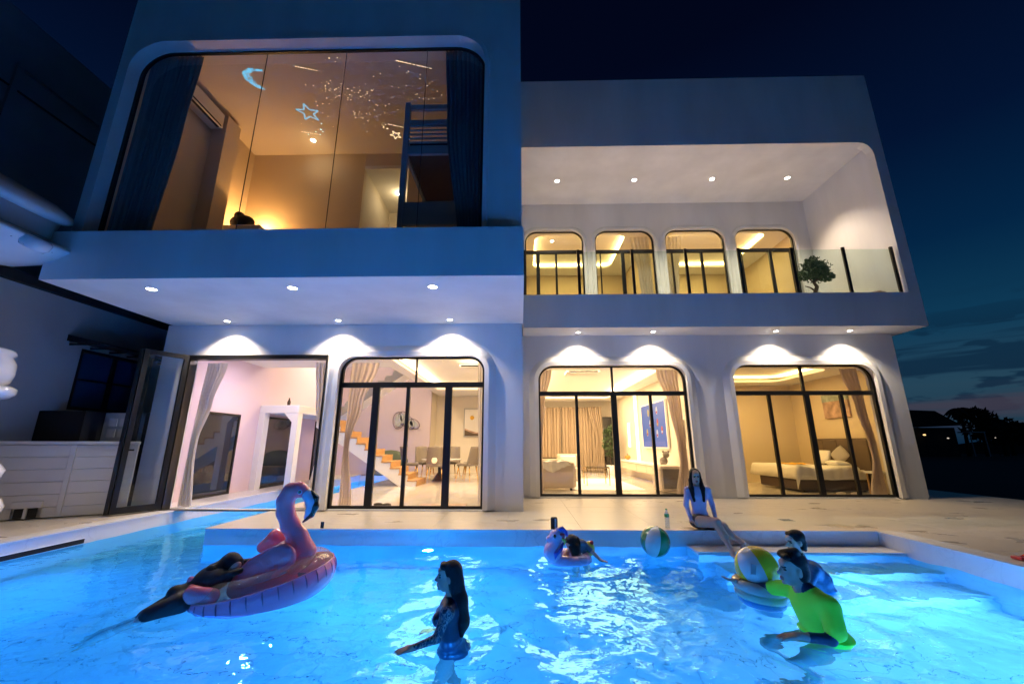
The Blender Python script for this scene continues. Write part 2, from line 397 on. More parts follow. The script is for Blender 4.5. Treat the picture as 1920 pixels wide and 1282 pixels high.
def curtain(name, parent_or_none, pts, y, folds, amp, m, label=None, group=None, nz_=30, cat='curtain'):
    """pts = [(z, xa, xb)] top to bottom; pleated sheet with real thickness"""
    pts = sorted(pts, reverse=True); zs = [p[0] for p in pts]
    def edge(z):
        for (za, a0, b0), (zb, a1, b1) in zip(pts, pts[1:]):
            if z <= za + 1e-6 and z >= zb - 1e-6:
                t = (za - z) / (za - zb); t = t * t * (3 - 2 * t); return a0 + (a1 - a0) * t, b0 + (b1 - b0) * t
        return pts[-1][1:]
    ph = random.random() * 6
    def fn(u, v):
        z = zs[0] + (zs[-1] - zs[0]) * v; a, c = edge(z)
        w = u * folds * 2 * math.pi + ph
        return (a + (c - a) * u + .25 * amp * math.sin(w * 2.3 + 1), y + amp * math.sin(w) + amp * .4 * math.sin(w * 1.7 + v * 2), z)
    b = B(); b.grid(fn, folds * 8, nz_)
    o = obj(name, b, m, parent_or_none, label=label, cat=cat if label else None, group=group)
    if m not in ('sheer', 'blush'): md = o.modifiers.new('thickness', 'SOLIDIFY'); md.thickness = .006
    return o

# ------------------------------------------------------------------ ground, pool, water
WZ = -.24; FZ = -1.38            # water level, pool floor
PX0, PX1, PY0, PY1 = -7.05, 5.5, .9, 6.95
CH1, CHY = -5.04, 18.6           # side channel running under the house
gb = B(); gb.poly([(-1500, -1500, -1.8), (1500, -1500, -1.8), (1500, 1500, -1.8), (-1500, 1500, -1.8)])
struct('ground', gb, 'field')
# raised lot edge: earth beyond the terrace
struct('field', B().box(12.6, 700, -60, 420, -1.7, -.32), 'field')
struct('field', B().box(-60, 12.6, 24, 420, -1.7, -.32), 'field')
# terrace slabs round the pool (top at z = 0)
dk = B()
dk.box(CH1, PX1, PY1, 8.86, -1.5, -.02)
dk.box(PX1, 12.1, -3, 13.4, -1.5, -.02)
dk.box(CH1, PX1, 8.86, 10.95, -1.5, -.02)
DECK = struct('pool_deck', dk, 'grey')
meshes = {}
def slabs(x0, x1, y0, y1, w, h):
    ny = int(math.ceil((y1 - y0) / h - 1e-6)); nx = int(math.ceil((x1 - x0) / w - 1e-6))
    for j in range(ny):
        for i in range(nx):
            a, c = x0 + i * w, min(x0 + (i + 1) * w, x1); e, f = y0 + j * h, min(y0 + (j + 1) * h, y1)
            key = (round(c - a, 3), round(f - e, 3))
            if key not in meshes:
                b = B().box(0, key[0] - .0025, 0, key[1] - .0025, -.02, 0, bev=.0012); me = bpy.data.meshes.new('paving_slab'); b.b.to_mesh(me); b.b.free(); me.materials.append(M['deck']); meshes[key] = me
            o = bpy.data.objects.new('paving_slab', meshes[key]); COL.objects.link(o); o.parent = DECK; o.location = (a, e, RNG.uniform(0, .0008))
slabs(CH1 + .001, PX1, PY1, 10.9, 1.2, .6); slabs(PX1, 12.1, .95, 13.4, 1.2, .6)
struct('pool_deck', B().box(PX0 - 3.4, PX0, -3, CHY + 2, -1.5, 0), 'deck')
struct('pool_deck', B().box(PX0, PX1, -3, PY0, -1.5, 0), 'deck')
struct('terrace_edge', B().box(12.1, 12.6, -3, 13.6, -1.7, -.10), 'greywall')
# vertical marble cladding of the pool walls, 6 mm proud of the slabs
cp = B()
cp.box(CH1, PX1 - .008, PY1 - .008, PY1, FZ, -.022)
cp.box(PX1 - .008, PX1, PY0, PY1 - .008, FZ, -.022)
cp.box(PX0, PX0 + .008, PY0, CHY, FZ, -.022)
cp.box(CH1 - .008, CH1, PY1, CHY, FZ, -.022)
cp.box(PX0 + .008, PX1 - .008, PY0, PY0 + .008, FZ, -.022)
cp.box(PX0 + .008, CH1 - .008, CHY - .008, CHY, FZ, -.022)
struct('pool_wall', cp, 'coping')
# thin overhanging coping lip
lip = B()
lip.box(CH1, PX1 - .02, PY1 - .02, PY1, -.022, .004)
lip.box(PX1 - .02, PX1 + .3, PY0, PY1 + .0, -.022, .004)
lip.box(PX0 - .3, PX0 + .02, PY0, CHY, -.022, .004)
lip.box(CH1 - .02, CH1, PY1, CHY, -.022, .004)
struct('pool_coping', lip, 'coping')
# pool bottom
struct('pool_floor', B().box(PX0, PX1, PY0, CHY, FZ - .2, FZ), 'grout')
til = B(); tw, th, g = .60, .30, .012
j = 0; y = PY0 + .02
while y < PY1 - .1:
    x = PX0 + .02 - (.3 if j % 2 else 0)
    while x < PX1 - .02:
        xa, xb = max(x, PX0 + .02), min(x + tw - g, PX1 - .02)
        if xb - xa > .05:
            dz = RNG.uniform(0, .004)
            til.box(xa, xb, y, y + th - g, FZ + .001, FZ + .008 + dz)
        x += tw
    y += th; j += 1
y = PY1 + .05
while y < CHY - .3:
    x = PX0 + .02
    while x < CH1 - .05:
        til.box(x, min(x + tw - g, CH1 - .02), y, y + th - g, FZ + .001, FZ + .009); x += tw
    y += th
M['tile'] = marble('pool_tile', (.66, .72, .76), (.64, .70, .74), 1.2, .35, .05)
tl = obj('pool_tile', til, 'tile', kind='stuff')
# shallow bench and the dry step below the coping on the right
struct('pool_step', B().box(2.55, PX1 - .01, 6.5, PY1 - .01, FZ, -.20), 'coping')
struct('pool_step', B().box(2.75, PX1 - .01, 6.0, 6.5, FZ, -.62), 'coping')
struct('pool_step', B().box(3.0, PX1 - .01, 5.45, 6.0, FZ, -1.0), 'coping')

# water: sum of many small sine waves, real displacement + fine bump
def waves(X, Y):   # metres
    rg = np.random.default_rng(11); Z = np.zeros_like(X)
    for i in range(70):
        lam = rg.uniform(.16, 1.1); k = 2 * math.pi / lam; a = rg.uniform(0, 2 * math.pi)
        dx, dy = math.cos(a), math.sin(a)
        Z += (lam ** 1.25) * .0021 * np.sin(k * (dx * X + dy * Y) + rg.uniform(0, 6.28) + .9 * np.sin(1.3 * X + i) + .7 * np.sin(1.1 * Y + 2 * i))
    for (cx, cy_, am) in [(-.6, 3.87, .008), (2.5, 4.0, .010), (3.3, 5.1, .010), (.7, 6.1, .008), (-3.3, 4.3, .011)]:
        r = np.hypot(X - cx, Y - cy_); Z += am * np.sin(r * 16) * np.exp(-((r - .5) / .5) ** 2)
    for i in range(60):
        lam = rg.uniform(.09, .2); k = 2 * math.pi / lam; a = rg.uniform(0, 2 * math.pi)
        Z += lam * .0011 * np.sin(k * (math.cos(a) * X + math.sin(a) * Y) + rg.uniform(0, 6.28) + 1.4 * np.sin(1.9 * X + 2 * i) + 1.2 * np.sin(2.1 * Y + i))
    calm = .45 + .55 / (1 + np.exp(-(X + 1.2) * 1.5))      # livelier on the side where people play
    return Z * calm
def water_mesh(x0, x1, y0, y1, st):
    nx, ny = int((x1 - x0) / st), int((y1 - y0) / st)
    X, Y = np.meshgrid(np.linspace(x0, x1, nx + 1), np.linspace(y0, y1, ny + 1), indexing='ij')
    Z = WZ + waves(X, Y)
    v = np.stack([X, Y, Z], -1).reshape(-1, 3)
    I = np.arange(nx)[:, None] * (ny + 1) + np.arange(ny)[None]; I = I.reshape(-1)
    q = np.stack([I, I + ny + 1, I + ny + 2, I + 1], -1)
    return v, q
def np_mesh(name, v, q, smooth=True):
    me = bpy.data.meshes.new(name)
    me.vertices.add(len(v)); me.vertices.foreach_set('co', np.asarray(v, np.float32).ravel())
    me.loops.add(q.size); me.loops.foreach_set('vertex_index', q.astype(np.int32).ravel())
    me.polygons.add(len(q)); me.polygons.foreach_set('loop_start', (np.arange(len(q)) * q.shape[1]).astype(np.int32))
    me.polygons.foreach_set('loop_total', np.full(len(q), q.shape[1], np.int32))
    if smooth: me.polygons.foreach_set('use_smooth', np.ones(len(q), bool))
    me.update(calc_edges=True); me.validate(); return me
def water_material():
    m = bpy.data.materials.new('pool_water'); m.use_nodes = True; nt = m.node_tree
    for n in list(nt.nodes):
        if n.type == 'BSDF_PRINCIPLED': nt.nodes.remove(n)
    o = [n for n in nt.nodes if n.type == 'OUTPUT_MATERIAL'][0]
    g = nt.nodes.new('ShaderNodeBsdfGlass'); g.inputs['IOR'].default_value = 1.33; g.inputs['Roughness'].default_value = 0.0
    g.inputs['Color'].default_value = (.34, .93, 1, 1)
    t = nt.nodes.new('ShaderNodeTexCoord'); n1 = nt.nodes.new('ShaderNodeTexNoise'); n1.inputs['Scale'].default_value = 7; n1.inputs['Detail'].default_value = 2
    nt.links.new(t.outputs['Object'], n1.inputs['Vector'])
    bp = nt.nodes.new('ShaderNodeBump'); bp.inputs['Strength'].default_value = .35; bp.inputs['Distance'].default_value = .02
    nt.links.new(n1.outputs['Fac'], bp.inputs['Height']); nt.links.new(bp.outputs[0], g.inputs['Normal'])
    nt.links.new(g.outputs[0], o.inputs[0]); return m
M['water'] = water_material()
for (a, b_, c, d, st) in [(PX0 + .01, PX1 - .01, PY0 + .01, PY1 - .01, .022), (PX0 + .01, CH1 - .01, PY1 - .01, CHY - .01, .05)]:
    v, q = water_mesh(a, b_, c, d, st); me = np_mesh('water', v, q); me.materials.append(M['water'])
    w = bpy.data.objects.new('water', me); COL.objects.link(w); w['kind'] = 'structure'

# overflow slot in the left pool wall
sk = thing('overflow_slot', 'long dark overflow slot in the left pool wall just above the water', 'overflow slot', (PX0 + .01, 6, -.2))
obj('opening', B().box(PX0 + .008, PX0 + .012, 2.5, 7.0, -.235, -.165), 'blackmatte', sk)  # black strip on the wall face, standing in for the dark recess
obj('frame', B().box(PX0 + .008, PX0 + .02, 2.5, 7.0, -.165, -.155), 'white', sk)
# ------------------------------------------------------------------ underwater lamps
M['poollens'] = emitmat('pool_lens', (.55, .8, 1), 60)
def pool_lamp(x, y, z, aim, lab, p=1.0, col=None):
    t = thing('pool_light', lab, 'pool light', (x, y, z), 'round lamps set in the pool walls')
    T = Matrix.Translation((x, y, z)) @ Vector(aim).to_track_quat('Z', 'Y').to_matrix().to_4x4()
    obj('rim', B().torus(None, .085, .014, 24, 8, M4=T), 'white', t)
    obj('lens', B().lathe([(0, .012), (.05, .012), (.075, .0)], M4=T, n=20), 'poollens', t)
    a = Vector(aim)
    light('AREA', 'lamp', t, Vector((x, y, z)) + a * .03, E_POOL * p, col or POOLC, size=.15, aim=aim)
pool_lamp(-1.45, PY1 - .02, -.47, (0, -1, -.05), 'round pool light glowing white under the deck edge beyond the standing woman', 1.0, (.05, .32, 1))
pool_lamp(PX1 - .02, 4.45, -.48, (-1, -.1, -.1), 'bright pool light on the right pool wall washing the corner white', 1.35, (.24, .42, 1))
pool_lamp(PX0 + .02, 5.2, -.6, (1, 0, 0), 'pool light on the left pool wall below the overflow slot', .55)
pool_lamp(-6.1, PY0 + .02, -.6, (0, 1, 0), 'pool light on the near pool wall at the left corner', .6)
pool_lamp(-2.8, PY0 + .02, -.6, (0, 1, 0), 'pool light on the near pool wall left of the middle')
pool_lamp(.6, PY0 + .02, -.6, (0, 1, 0), 'pool light on the near pool wall right of the middle')
pool_lamp(3.9, PY0 + .02, -.6, (0, 1, 0), 'pool light on the near pool wall at the right corner')
pool_lamp(-6.0, CHY - .02, -.6, (0, -1, 0), 'pool light at the far end of the side channel', .7)
pool_lamp(CH1 - .02, 11.0, -.6, (-1, 0, 0), 'pool light half way along the side channel inside the house', .7)

# ------------------------------------------------------------------ the villa
V = thing('villa', 'white two-storey villa with rounded windows and lit rooms behind the pool', 'house', (0, 8.75, 0))
SZL, SZR = 3.92, 4.2
# left ground-floor facade
w2 = (-3.95, -.78, .03, 3.17, .34)
fw = wall_holes([(-8.0, -.02), (.04, -.02), (.04, SZL), (-8.0, SZL)], [outline(*w2), outline(-7.36, -4.24, -.0, 3.22, .01, n=1)], 8.75, 9.0)
obj('facade_wall', fw, 'stucco', V)
obj('facade_wall', B().box(-.2, .04, 9.0, 10.9, 0, SZR), 'stucco', V)
# left overhang: soffit slab and fascia
obj('overhang', B().box(-7.9, .06, 6.07, 9.0, SZL, SZL + .16), 'stucco', V)
obj('fascia', B().box(-7.9, .06, 6.07, 6.33, SZL + .16, 4.79), 'stucco', V)
# tower wall with the big picture window
tw_ = (-7.70, -.66, 4.6, 9.13, .62)
tf = wall_holes([(-7.93, 4.6), (.03, 4.6), (.03, 12.2), (-7.93, 12.2)], [outline(*tw_)], 6.345, 6.62)
obj('tower_wall', tf, 'stucco', V)
obj('tower_wall', B().box(-7.93, -7.75, 6.62, 11.5, SZL + .17, 12.2), 'stucco', V)
obj('tower_wall', B().box(-.12, .03, 6.62, 13.0, SZL + .17, 12.2), 'stucco', V)
obj('tower_roof', B().box(-7.93, .03, 6.35, 13.0, 12.2, 12.4), 'stucco', V)
# raised trim round the picture window
tb = B(); ring_strip(tb, (-7.70, -.66, 4.6, 9.13, .62), [(.0, 6.345), (.0, 6.315), (.07, 6.315), (.10, 6.345)]); obj('window_trim', tb, 'stucco', V)
make_window(V, -7.72, -.64, 4.55, 9.15, .62, 6.56, ft=.085, depth=.05, low_m=[(-5.16, .010), (-3.52, .010), (-1.86, .008)], md=.014)
# right ground floor
w3 = (.47, 4.40, .03, 3.36, .40); w4 = (5.62, 9.33, .03, 3.36, .40)
fr_ = wall_holes([(.04, -.02), (10.05, -.02), (10.05, SZR), (.04, SZR)], [outline(*w3), outline(*w4)], 10.9, 11.15)
obj('facade_wall', fr_, 'stucco', V)
obj('side_wall', B().box(9.9, 10.05, 11.15, 15.4, 0, SZR), 'stucco', V)
# right upper box: floor slab, fascia, side, roof band with rounded inner corner
YF = 10.08
obj('overhang', B().box(.07, 10.27, YF, 13.2, SZR, SZR + .16), 'stucco', V)
band = wall_holes([(.04, SZR + .16), (10.27, SZR + .16), (10.27, 11.95), (.04, 11.95)], [outline(-.0 + .05, 9.99, 5.10, 9.62, .001, n=1)[:2] + [(9.99, 9.2), (9.96, 9.38), (9.87, 9.52), (9.75, 9.60), (9.6, 9.62), (.05, 9.62)]], YF, YF + .22)
obj('fascia', band, 'stucco', V)
obj('balcony_side_wall', B().box(9.99, 10.27, YF + .22, 13.2, SZR + .16, 11.95), 'stucco', V)
obj('balcony_ceiling', B().box(.03, 9.99, YF + .22, 13.2, 9.62, 9.8), 'stucco', V)
obj('roof', B().box(.04, 10.27, YF + .22, 17.5, 11.75, 11.95), 'stucco', V)
obj('balcony_floor', B().box(.03, 9.99, YF + .22, 13.2, SZR + .17, 4.98), 'stucco', V)
BW = [(.17, 2.2), (2.6, 4.64), (5.02, 7.06), (7.43, 9.45)]
YB = 13.0
bw = wall_holes([(.03, 4.98), (9.99, 4.98), (9.99, 9.62), (.03, 9.62)], [outline(a, c, 5.02, 8.58, .42) for a, c in BW], YB, YB + .2)
obj('balcony_wall', bw, 'stucco', V)
# stepped surrounds
def surround(args, yw):
    b = B()
    ring_strip(b, args, [(.0, yw + .05), (.0, yw - .10), (.10, yw - .10), (.13, yw - .085), (.25, yw - .0)])
    x0, x1, z0, z1, r = args
    obj('window_surround', b, 'stucco', V)
surround(w2, 8.75); surround(w3, 10.9); surround(w4, 10.9)
for a, c in BW:
    b = B(); ring_strip(b, (a, c, 5.02, 8.58, .42), [(.0, YB + .03), (.0, YB - .05), (.08, YB - .05), (.14, YB)]); obj('window_surround', b, 'stucco', V)
# sliding windows
make_window(V, *w2[:4], w2[4], 8.80, 2.56, [(-2.29, .04)], [(-3.14, .15), (-2.44, .075), (-1.56, .15)])
make_window(V, *w3[:4], w3[4], 10.95, 2.62, [(2.46, .06)], [(1.48, .075), (2.47, .15), (3.44, .075)])
make_window(V, *w4[:4], w4[4], 10.95, 2.62, [(7.50, .07)], [(6.56, .075), (7.54, .13), (8.44, .075)])
lm = [[(.62, .12), (1.25, .07), (2.05, .04)], [(2.78, .04), (3.55, .12)], [(5.25, .04), (6.26, .08)], [(7.62, .04), (8.6, .09), (9.3, .06)]]
for (a, c), l in zip(BW, lm): make_window(V, a, c, 5.02, 8.58, .42, YB + .06, 7.80, [], l, ft=.045)

# frame of the wide opening and folded-back doors
of = wall_holes([(-7.36, 0), (-4.24, 0), (-4.24, 3.22), (-7.36, 3.22)], [[(-7.30, .005), (-4.27, .005), (-4.27, 3.13), (-7.30, 3.13)]], 8.70, 8.9)
obj('door_frame', of, 'black', V)
BF = thing('folding_doors', 'two black framed glass door leaves folded back beside the open doorway', 'folding door', (-7.6, 8.4, 0))
M['leafglass'] = glossmat('leaf_glass', (.90, .92, .93))
def leaf(p, q, z0, z1):
    d = (Vector(q) - Vector(p)); L = d.length; a = math.atan2(d.y, d.x); T = Matrix.Translation((p[0], p[1], 0)) @ Matrix.Rotation(a, 4, 'Z')
    fb = wall_holes([(0, z0), (L, z0), (L, z1), (0, z1)], [[(.085, z0 + .12), (L - .085, z0 + .12), (L - .085, z1 - .09), (.085, z1 - .09)]], -.03, .03)
    bmesh.ops.transform(fb.b, matrix=T, verts=fb.b.verts)
    o = obj('door_leaf', fb, 'black', BF)
    g = B().box(.08, L - .08, -.004, .004, z0 + .11, z1 - .08); bmesh.ops.transform(g.b, matrix=T, verts=g.b.verts); obj('pane', g, 'leafglass', o)
    h = B().box(L - .06, L - .02, -.075, -.03, 1.0, 1.25).box(L - .20, L - .04, -.085, -.065, 1.18, 1.21); bmesh.ops.transform(h.b, matrix=T, verts=h.b.verts); obj('handle', h, 'black', o)
leaf((-7.31, 8.66), (-7.68, 7.97), .03, 3.2)
leaf((-7.73, 7.96), (-8.04, 8.56), .03, 3.2)

# balcony balustrade
BR = thing('balustrade', 'frameless glass balustrade with black posts along the upper balcony', 'balustrade', (5, 10.2, 5.1))
px_ = [.1, 1.57, 3.02, 4.45, 5.87, 7.27, 8.64, 9.90]
for x in px_: obj('post', B().box(x - .035, x + .035, 10.16, 10.21, 5.02, 6.42), 'black', BR)
for a, c in zip(px_, px_[1:]): obj('glass_panel', B().box(a + .045, c - .045, 10.18, 10.192, 5.12, 6.36), 'railglass', BR)

# ------------------------------------------------------------------ downlights
M['lens'] = emitmat('lamp_lens', (1, .95, .86), 30)
def downlight(x, y, z, p, lab, grp, col=SPOTC, spot=118, blend=.55, tilt=(0, 0, -1), r=.055):
    t = thing('downlight', lab, 'downlight', (x, y, z), grp)
    obj('trim_ring', B().lathe([(r + .02, 0), (r + .02, -.006), (r, -.009), (r - .002, -.002)], (x, y, z), 24), 'white', t)
    obj('lens', B().lathe([(0, -.004), (r - .002, -.004)], (x, y, z), 20, M4=None), 'lens', t)
    light('SPOT', 'lamp', t, (x, y, z - .02), p, col, aim=tilt, spot=spot, blend=blend, soft=.035)
o3 = ['left', 'middle', 'right']
for i, x in enumerate((-6.42, -3.97, -1.53)):
    downlight(x, 8.42, SZL, E_SPOT, 'round downlight close to the wall, %s one of three in the left soffit' % o3[i], 'downlights washing the left ground floor wall')
for i, x in enumerate((-6.41, -3.93, -1.5)):
    downlight(x, 6.52, SZL, E_SPOT * .32, 'round downlight near the front edge of the left soffit, %s of three' % o3[i], 'front downlights in the left soffit', r=.075, spot=125, blend=.9)
o4 = ['first from the left', 'second from the left', 'third from the left', 'rightmost']
for i, x in enumerate((1.54, 3.52, 6.74, 8.66)):
    downlight(x, 10.52, SZR, E_SPOT_R, 'slim downlight under the right balcony, %s' % o4[i], 'downlights under the right balcony')
for i, x in enumerate((1.22, 3.72, 6.22, 8.62)):
    downlight(x, 11.65, 9.62, E_BALC, 'bright downlight in the upper balcony ceiling, %s' % o4[i], 'downlights in the balcony ceiling', spot=95, blend=.7, r=.07, col=(1, .80, .62))

# ------------------------------------------------------------------ rooms behind the glass
def room(name, x0, x1, y0, y1, z0, z1, wall, floor='floor', ceil='ceil', tray=None, back=None, left=True, right=True, front=None):
    """walls, floor and ceiling as parts of the villa; tray = (x0,x1,y0,y1,h) raised ceiling tray"""
    t = .1
    obj('room_floor', B().box(x0, x1, y0, y1, z0 - .1, z0), floor, V)
    obj('room_wall', B().box(x0 - t, x1 + t, y1, y1 + t, z0, z1 + .5), back or wall, V)
    if left: obj('room_wall', B().box(x0 - t, x0, y0, y1, z0, z1 + .5), wall, V)
    if right: obj('room_wall', B().box(x1, x1 + t, y0, y1, z0, z1 + .5), wall, V)
    if not tray:
        obj('room_ceiling', B().box(x0, x1, y0, y1, z1, z1 + .1), ceil, V)
    else:
        a, b, c, d, h, rr = tray
        # lower ceiling with a rounded hole, upper lid and the strip lamps hidden behind the lip
        bm = bmesh.new(); es = []
        loop = []
        for cx, cy_, a0 in ((b - rr, d - rr, 0), (a + rr, d - rr, 90), (a + rr, c + rr, 180), (b - rr, c + rr, 270)):
            for k in range(7): an = R(a0 + 15 * k); loop.append((cx + rr * math.cos(an), cy_ + rr * math.sin(an)))
        for zz in (z1, z1 + .06):
            es = []
            for lp in ([(x0, y0), (x1, y0), (x1, y1), (x0, y1)], loop):
                vs = [bm.verts.new((x, y, zz)) for x, y in lp]; es += [bm.edges.new((vs[i], vs[(i + 1) % len(vs)])) for i in range(len(vs))]
            bmesh.ops.triangle_fill(bm, use_beauty=True, edges=es)
        n = len(loop)
        for i in range(n):
            (p, q), (r_, s_) = loop[i], loop[(i + 1) % n]
            bm.faces.new([bm.verts.new(v) for v in ((p, q, z1), (r_, s_, z1), (r_, s_, z1 + .06), (p, q, z1 + .06))])
        bmesh.ops.remove_doubles(bm, verts=bm.verts, dist=1e-4)
        obj('room_ceiling', bm, ceil, V)
        obj('ceiling_tray', B().box(x0, x1, y0, y1, z1 + h, z1 + h + .1), ceil, V)
def cove(x0, x1, y0, y1, z, power, col, down=0.0):
    """strip lamps lying on the lip of a ceiling tray, shining up; plus an added panel shining down to brighten the room"""
    cx, cy_ = (x0 + x1) / 2, (y0 + y1) / 2
    t = thing('cove_light', 'hidden', 'cove light', (cx, cy_, z))
    for (lx, ly, sx, sy) in ((cx, y0 - .1, x1 - x0, .07), (cx, y1 + .1, x1 - x0, .07), (x0 - .1, cy_, .07, y1 - y0), (x1 + .1, cy_, .07, y1 - y0)):
        obj('strip', B().box(lx - sx / 2, lx + sx / 2, ly - sy / 2, ly + sy / 2, z, z + .012), 'white', t)
        light('AREA', 'lamp', t, (lx, ly, z + .02), power / 4, col, size=sx, sizey=sy, aim=(0, 0, 1))
    light('AREA', 'lamp', t, (cx, cy_, z + .125), down * math.pi * (x1 - x0 - .3) * (y1 - y0 - .3), col, size=x1 - x0 - .3, sizey=y1 - y0 - .3)  # added fill panel below the tray, not one of the strip lamps
    return t

# living room
room('living', .12, 4.72, 11.15, 21.0, .02, 3.42, 'wallcream', tray=(.7, 4.1, 11.9, 19.5, .22, .3))
c = cove(.7, 4.1, 11.9, 19.5, 3.49, E_LIV, WARM, GLOW); c['label'] = 'warm cove lighting round the living room ceiling tray'
# bedroom
room('bedroom', 5.3, 9.88, 11.15, 15.2, .02, 3.40, 'wallbed', tray=(5.8, 8.9, 11.7, 14.3, .2, .4))
c = cove(5.8, 8.9, 11.7, 14.3, 3.47, E_BED, WARM2, GLOW * .6); c['label'] = 'warm cove lighting round the bedroom ceiling tray'
# dining room and stair hall (open on the left over the side channel)
obj('room_floor', B().box(CH1, -.1, 9.0, 20.2, -1.5, .02), 'floor', V)
obj('room_floor', B().box(PX0 - 1.2, PX0, 9.0, 20.2, .003, .02), 'coping', V)
obj('room_wall', B().box(-8.05, -7.92, 9.0, 20.3, 0, 6.0), 'lilac2', V)
obj('room_wall', B().box(-7.92, -4.1, 18.7, 18.85, 0, 6.0), 'lilac', V)
obj('room_wall', B().box(-4.1, -.1, 20.0, 20.1, 0, 4.0), 'wallcream', V)
obj('room_wall', B().box(-4.2, -4.1, 18.85, 20.0, 0, 4.0), 'wallcream', V)
obj('room_wall', B().box(-.2, -.1, 9.0, 20.1, 0, 4.0), 'wallcream', V)
bm = bmesh.new()
cb = B(); cb.box(-7.92, -4.0, 9.0, 12.3, 3.6, 3.7).box(-4.0, -3.6, 9.0, 20.0, 3.6, 3.7).box(-3.6, -.1, 9.0, 9.6, 3.6, 3.7).box(-3.6, -.1, 17.6, 20.0, 3.6, 3.7).box(-.7, -.1, 9.6, 17.6, 3.6, 3.7)
obj('room_ceiling', cb, 'ceil', V); obj('ceiling_tray', B().box(-3.8, -.1, 9.4, 17.8, 3.84, 3.9), 'ceil', V)
obj('room_ceiling', B().box(-7.92, -4.0, 12.3, 18.7, 5.9, 6.0), 'ceil', V); obj('room_wall', B().box(-4.02, -3.92, 12.3, 18.7, 3.7, 6.0), 'wallcream', V)
obj('room_wall', B().box(-7.92, -4.0, 12.28, 12.34, 3.7, 6.0), 'wallcream', V)
c = cove(-3.5, -.8, 9.7, 17.5, 3.70, E_DIN, WARM, GLOW * .8); c['label'] = 'warm cove lighting round the dining room ceiling tray'
ht = thing('hall_light', 'soft ceiling light above the stair landing', 'ceiling light', (-6.0, 15.5, 5.85)); obj('lens', B().lathe([(0, 0), (.2, 0), (.22, .03)], (-6, 15.5, 5.85), 24), 'lens', ht)
light('AREA', 'lamp', ht, (-6, 15.5, 5.83), E_HALL * 4, (1, .75, .5), size=.4)
ht = thing('hall_light', 'soft ceiling light over the covered water channel', 'ceiling light', (-6.3, 10.6, 3.58)); obj('lens', B().lathe([(0, 0), (.1, 0), (.12, .02)], (-6.3, 10.6, 3.58), 24), 'lens', ht)
light('AREA', 'lamp', ht, (-6.3, 10.6, 3.56), E_HALL * 1.3, (1, .80, .84), size=.3)
# bedroom upstairs in the tower
obj('room_floor', B().box(-7.75, -.12, 6.62, 10.0, 4.45, 4.6), 'floor', V)
obj('room_wall', B().box(-7.75, -7.70, 6.62, 7.0, 4.6, 9.35), 'wallwarm', V); obj('room_wall', B().box(-7.75, -7.55, 7.0, 10.0, 4.6, 9.35), 'wallwarm', V)
obj('room_wall', B().box(-7.55, -4.35, 9.85, 10.0, 4.6, 9.35), 'wallwarm', V)
obj('room_wall', B().box(-7.55, -7.2, 8.3, 8.75, 4.6, 9.2), 'wallwarm', V)
obj('room_ceiling', B().box(-7.75, -.12, 6.63, 10.0, 9.3, 9.4), 'wallcream', V)
obj('room_wall', B().box(-4.45, -4.35, 10.0, 12.2, 4.6, 9.3), 'wallcream', V)
obj('room_wall', B().box(-4.35, -3.1, 12.1, 12.2, 4.6, 9.3), 'wallcream', V)
obj('room_wall', B().box(-3.15, -3.0, 10.0, 12.2, 4.6, 9.3), 'wallcream', V)
obj('room_ceiling', B().box(-4.35, -3.1, 9.85, 12.2, 8.8, 8.9), 'ceil', V); obj('room_wall', B().box(-4.36, -3.09, 9.86, 9.98, 8.9, 9.36), 'wallwarm', V)
obj('room_wall', B().box(-3.1, -.12, 9.85, 10.0, 4.6, 9.3), 'wallwarm', V)
sc_ = thing('wall_lamp', 'warm wall lamp glowing low in the far left corner of the upstairs bedroom', 'wall lamp', (-6.95, 9.75, 6.75))
obj('shade', B().lathe([(.05, 0), (.08, .16)], (-6.95, 9.72, 6.62), 20), 'throw', sc_)
light('POINT', 'bulb', sc_, (-6.95, 9.62, 6.8), E_TOWER * 2.4, (1, .50, .16), soft=.06)
nl = thing('passage_light', 'dim light in the passage beyond the upstairs bedroom', 'ceiling light', (-3.7, 11, 8.75)); obj('lens', B().lathe([(0, 0), (.06, 0)], (-3.7, 11, 8.75), 16), 'lens', nl)
light('POINT', 'bulb', nl, (-3.7, 11, 8.55), 9, (1, .72, .36), soft=.05)
nl = thing('downlight', 'small lit lamp in the star covered ceiling of the upstairs bedroom', 'downlight', (-5.6, 9.15, 9.3)); obj('lens', B().lathe([(0, -.006), (.055, -.006), (.06, 0)], (-5.6, 9.3, 9.3), 20), 'lens', nl)
light('POINT', 'bulb', nl, (-5.6, 9.3, 8.9), 4.0, (1, .66, .30), soft=.05)
# four rooms off the balcony
for i, ((a, c_)) in enumerate([(.05, 4.82), (4.92, 9.97)]):
    room('upper', a + .05, c_ - .05, YB + .2, 17.4, 5.0, 8.78, 'wallbed', tray=(a + .5, c_ - .9, YB + .7, 16.6, .2, .35))
    c = cove(a + .5, c_ - .9, YB + .7, 16.6, 8.85, E_BROOM, WARM2, GLOW * .6); c['label'] = 'warm cove lighting in the %s room off the balcony' % ('left', 'right')[i]
    nl = thing('downlight', 'small lit lamp in the ceiling of the %s balcony room' % ('left', 'right')[i], 'downlight', (a + 1.2, 14.5, 8.95)); obj('lens', B().lathe([(0, -.006), (.05, -.006)], (a + 1.2, 14.5, 8.97), 16), 'lens', nl)

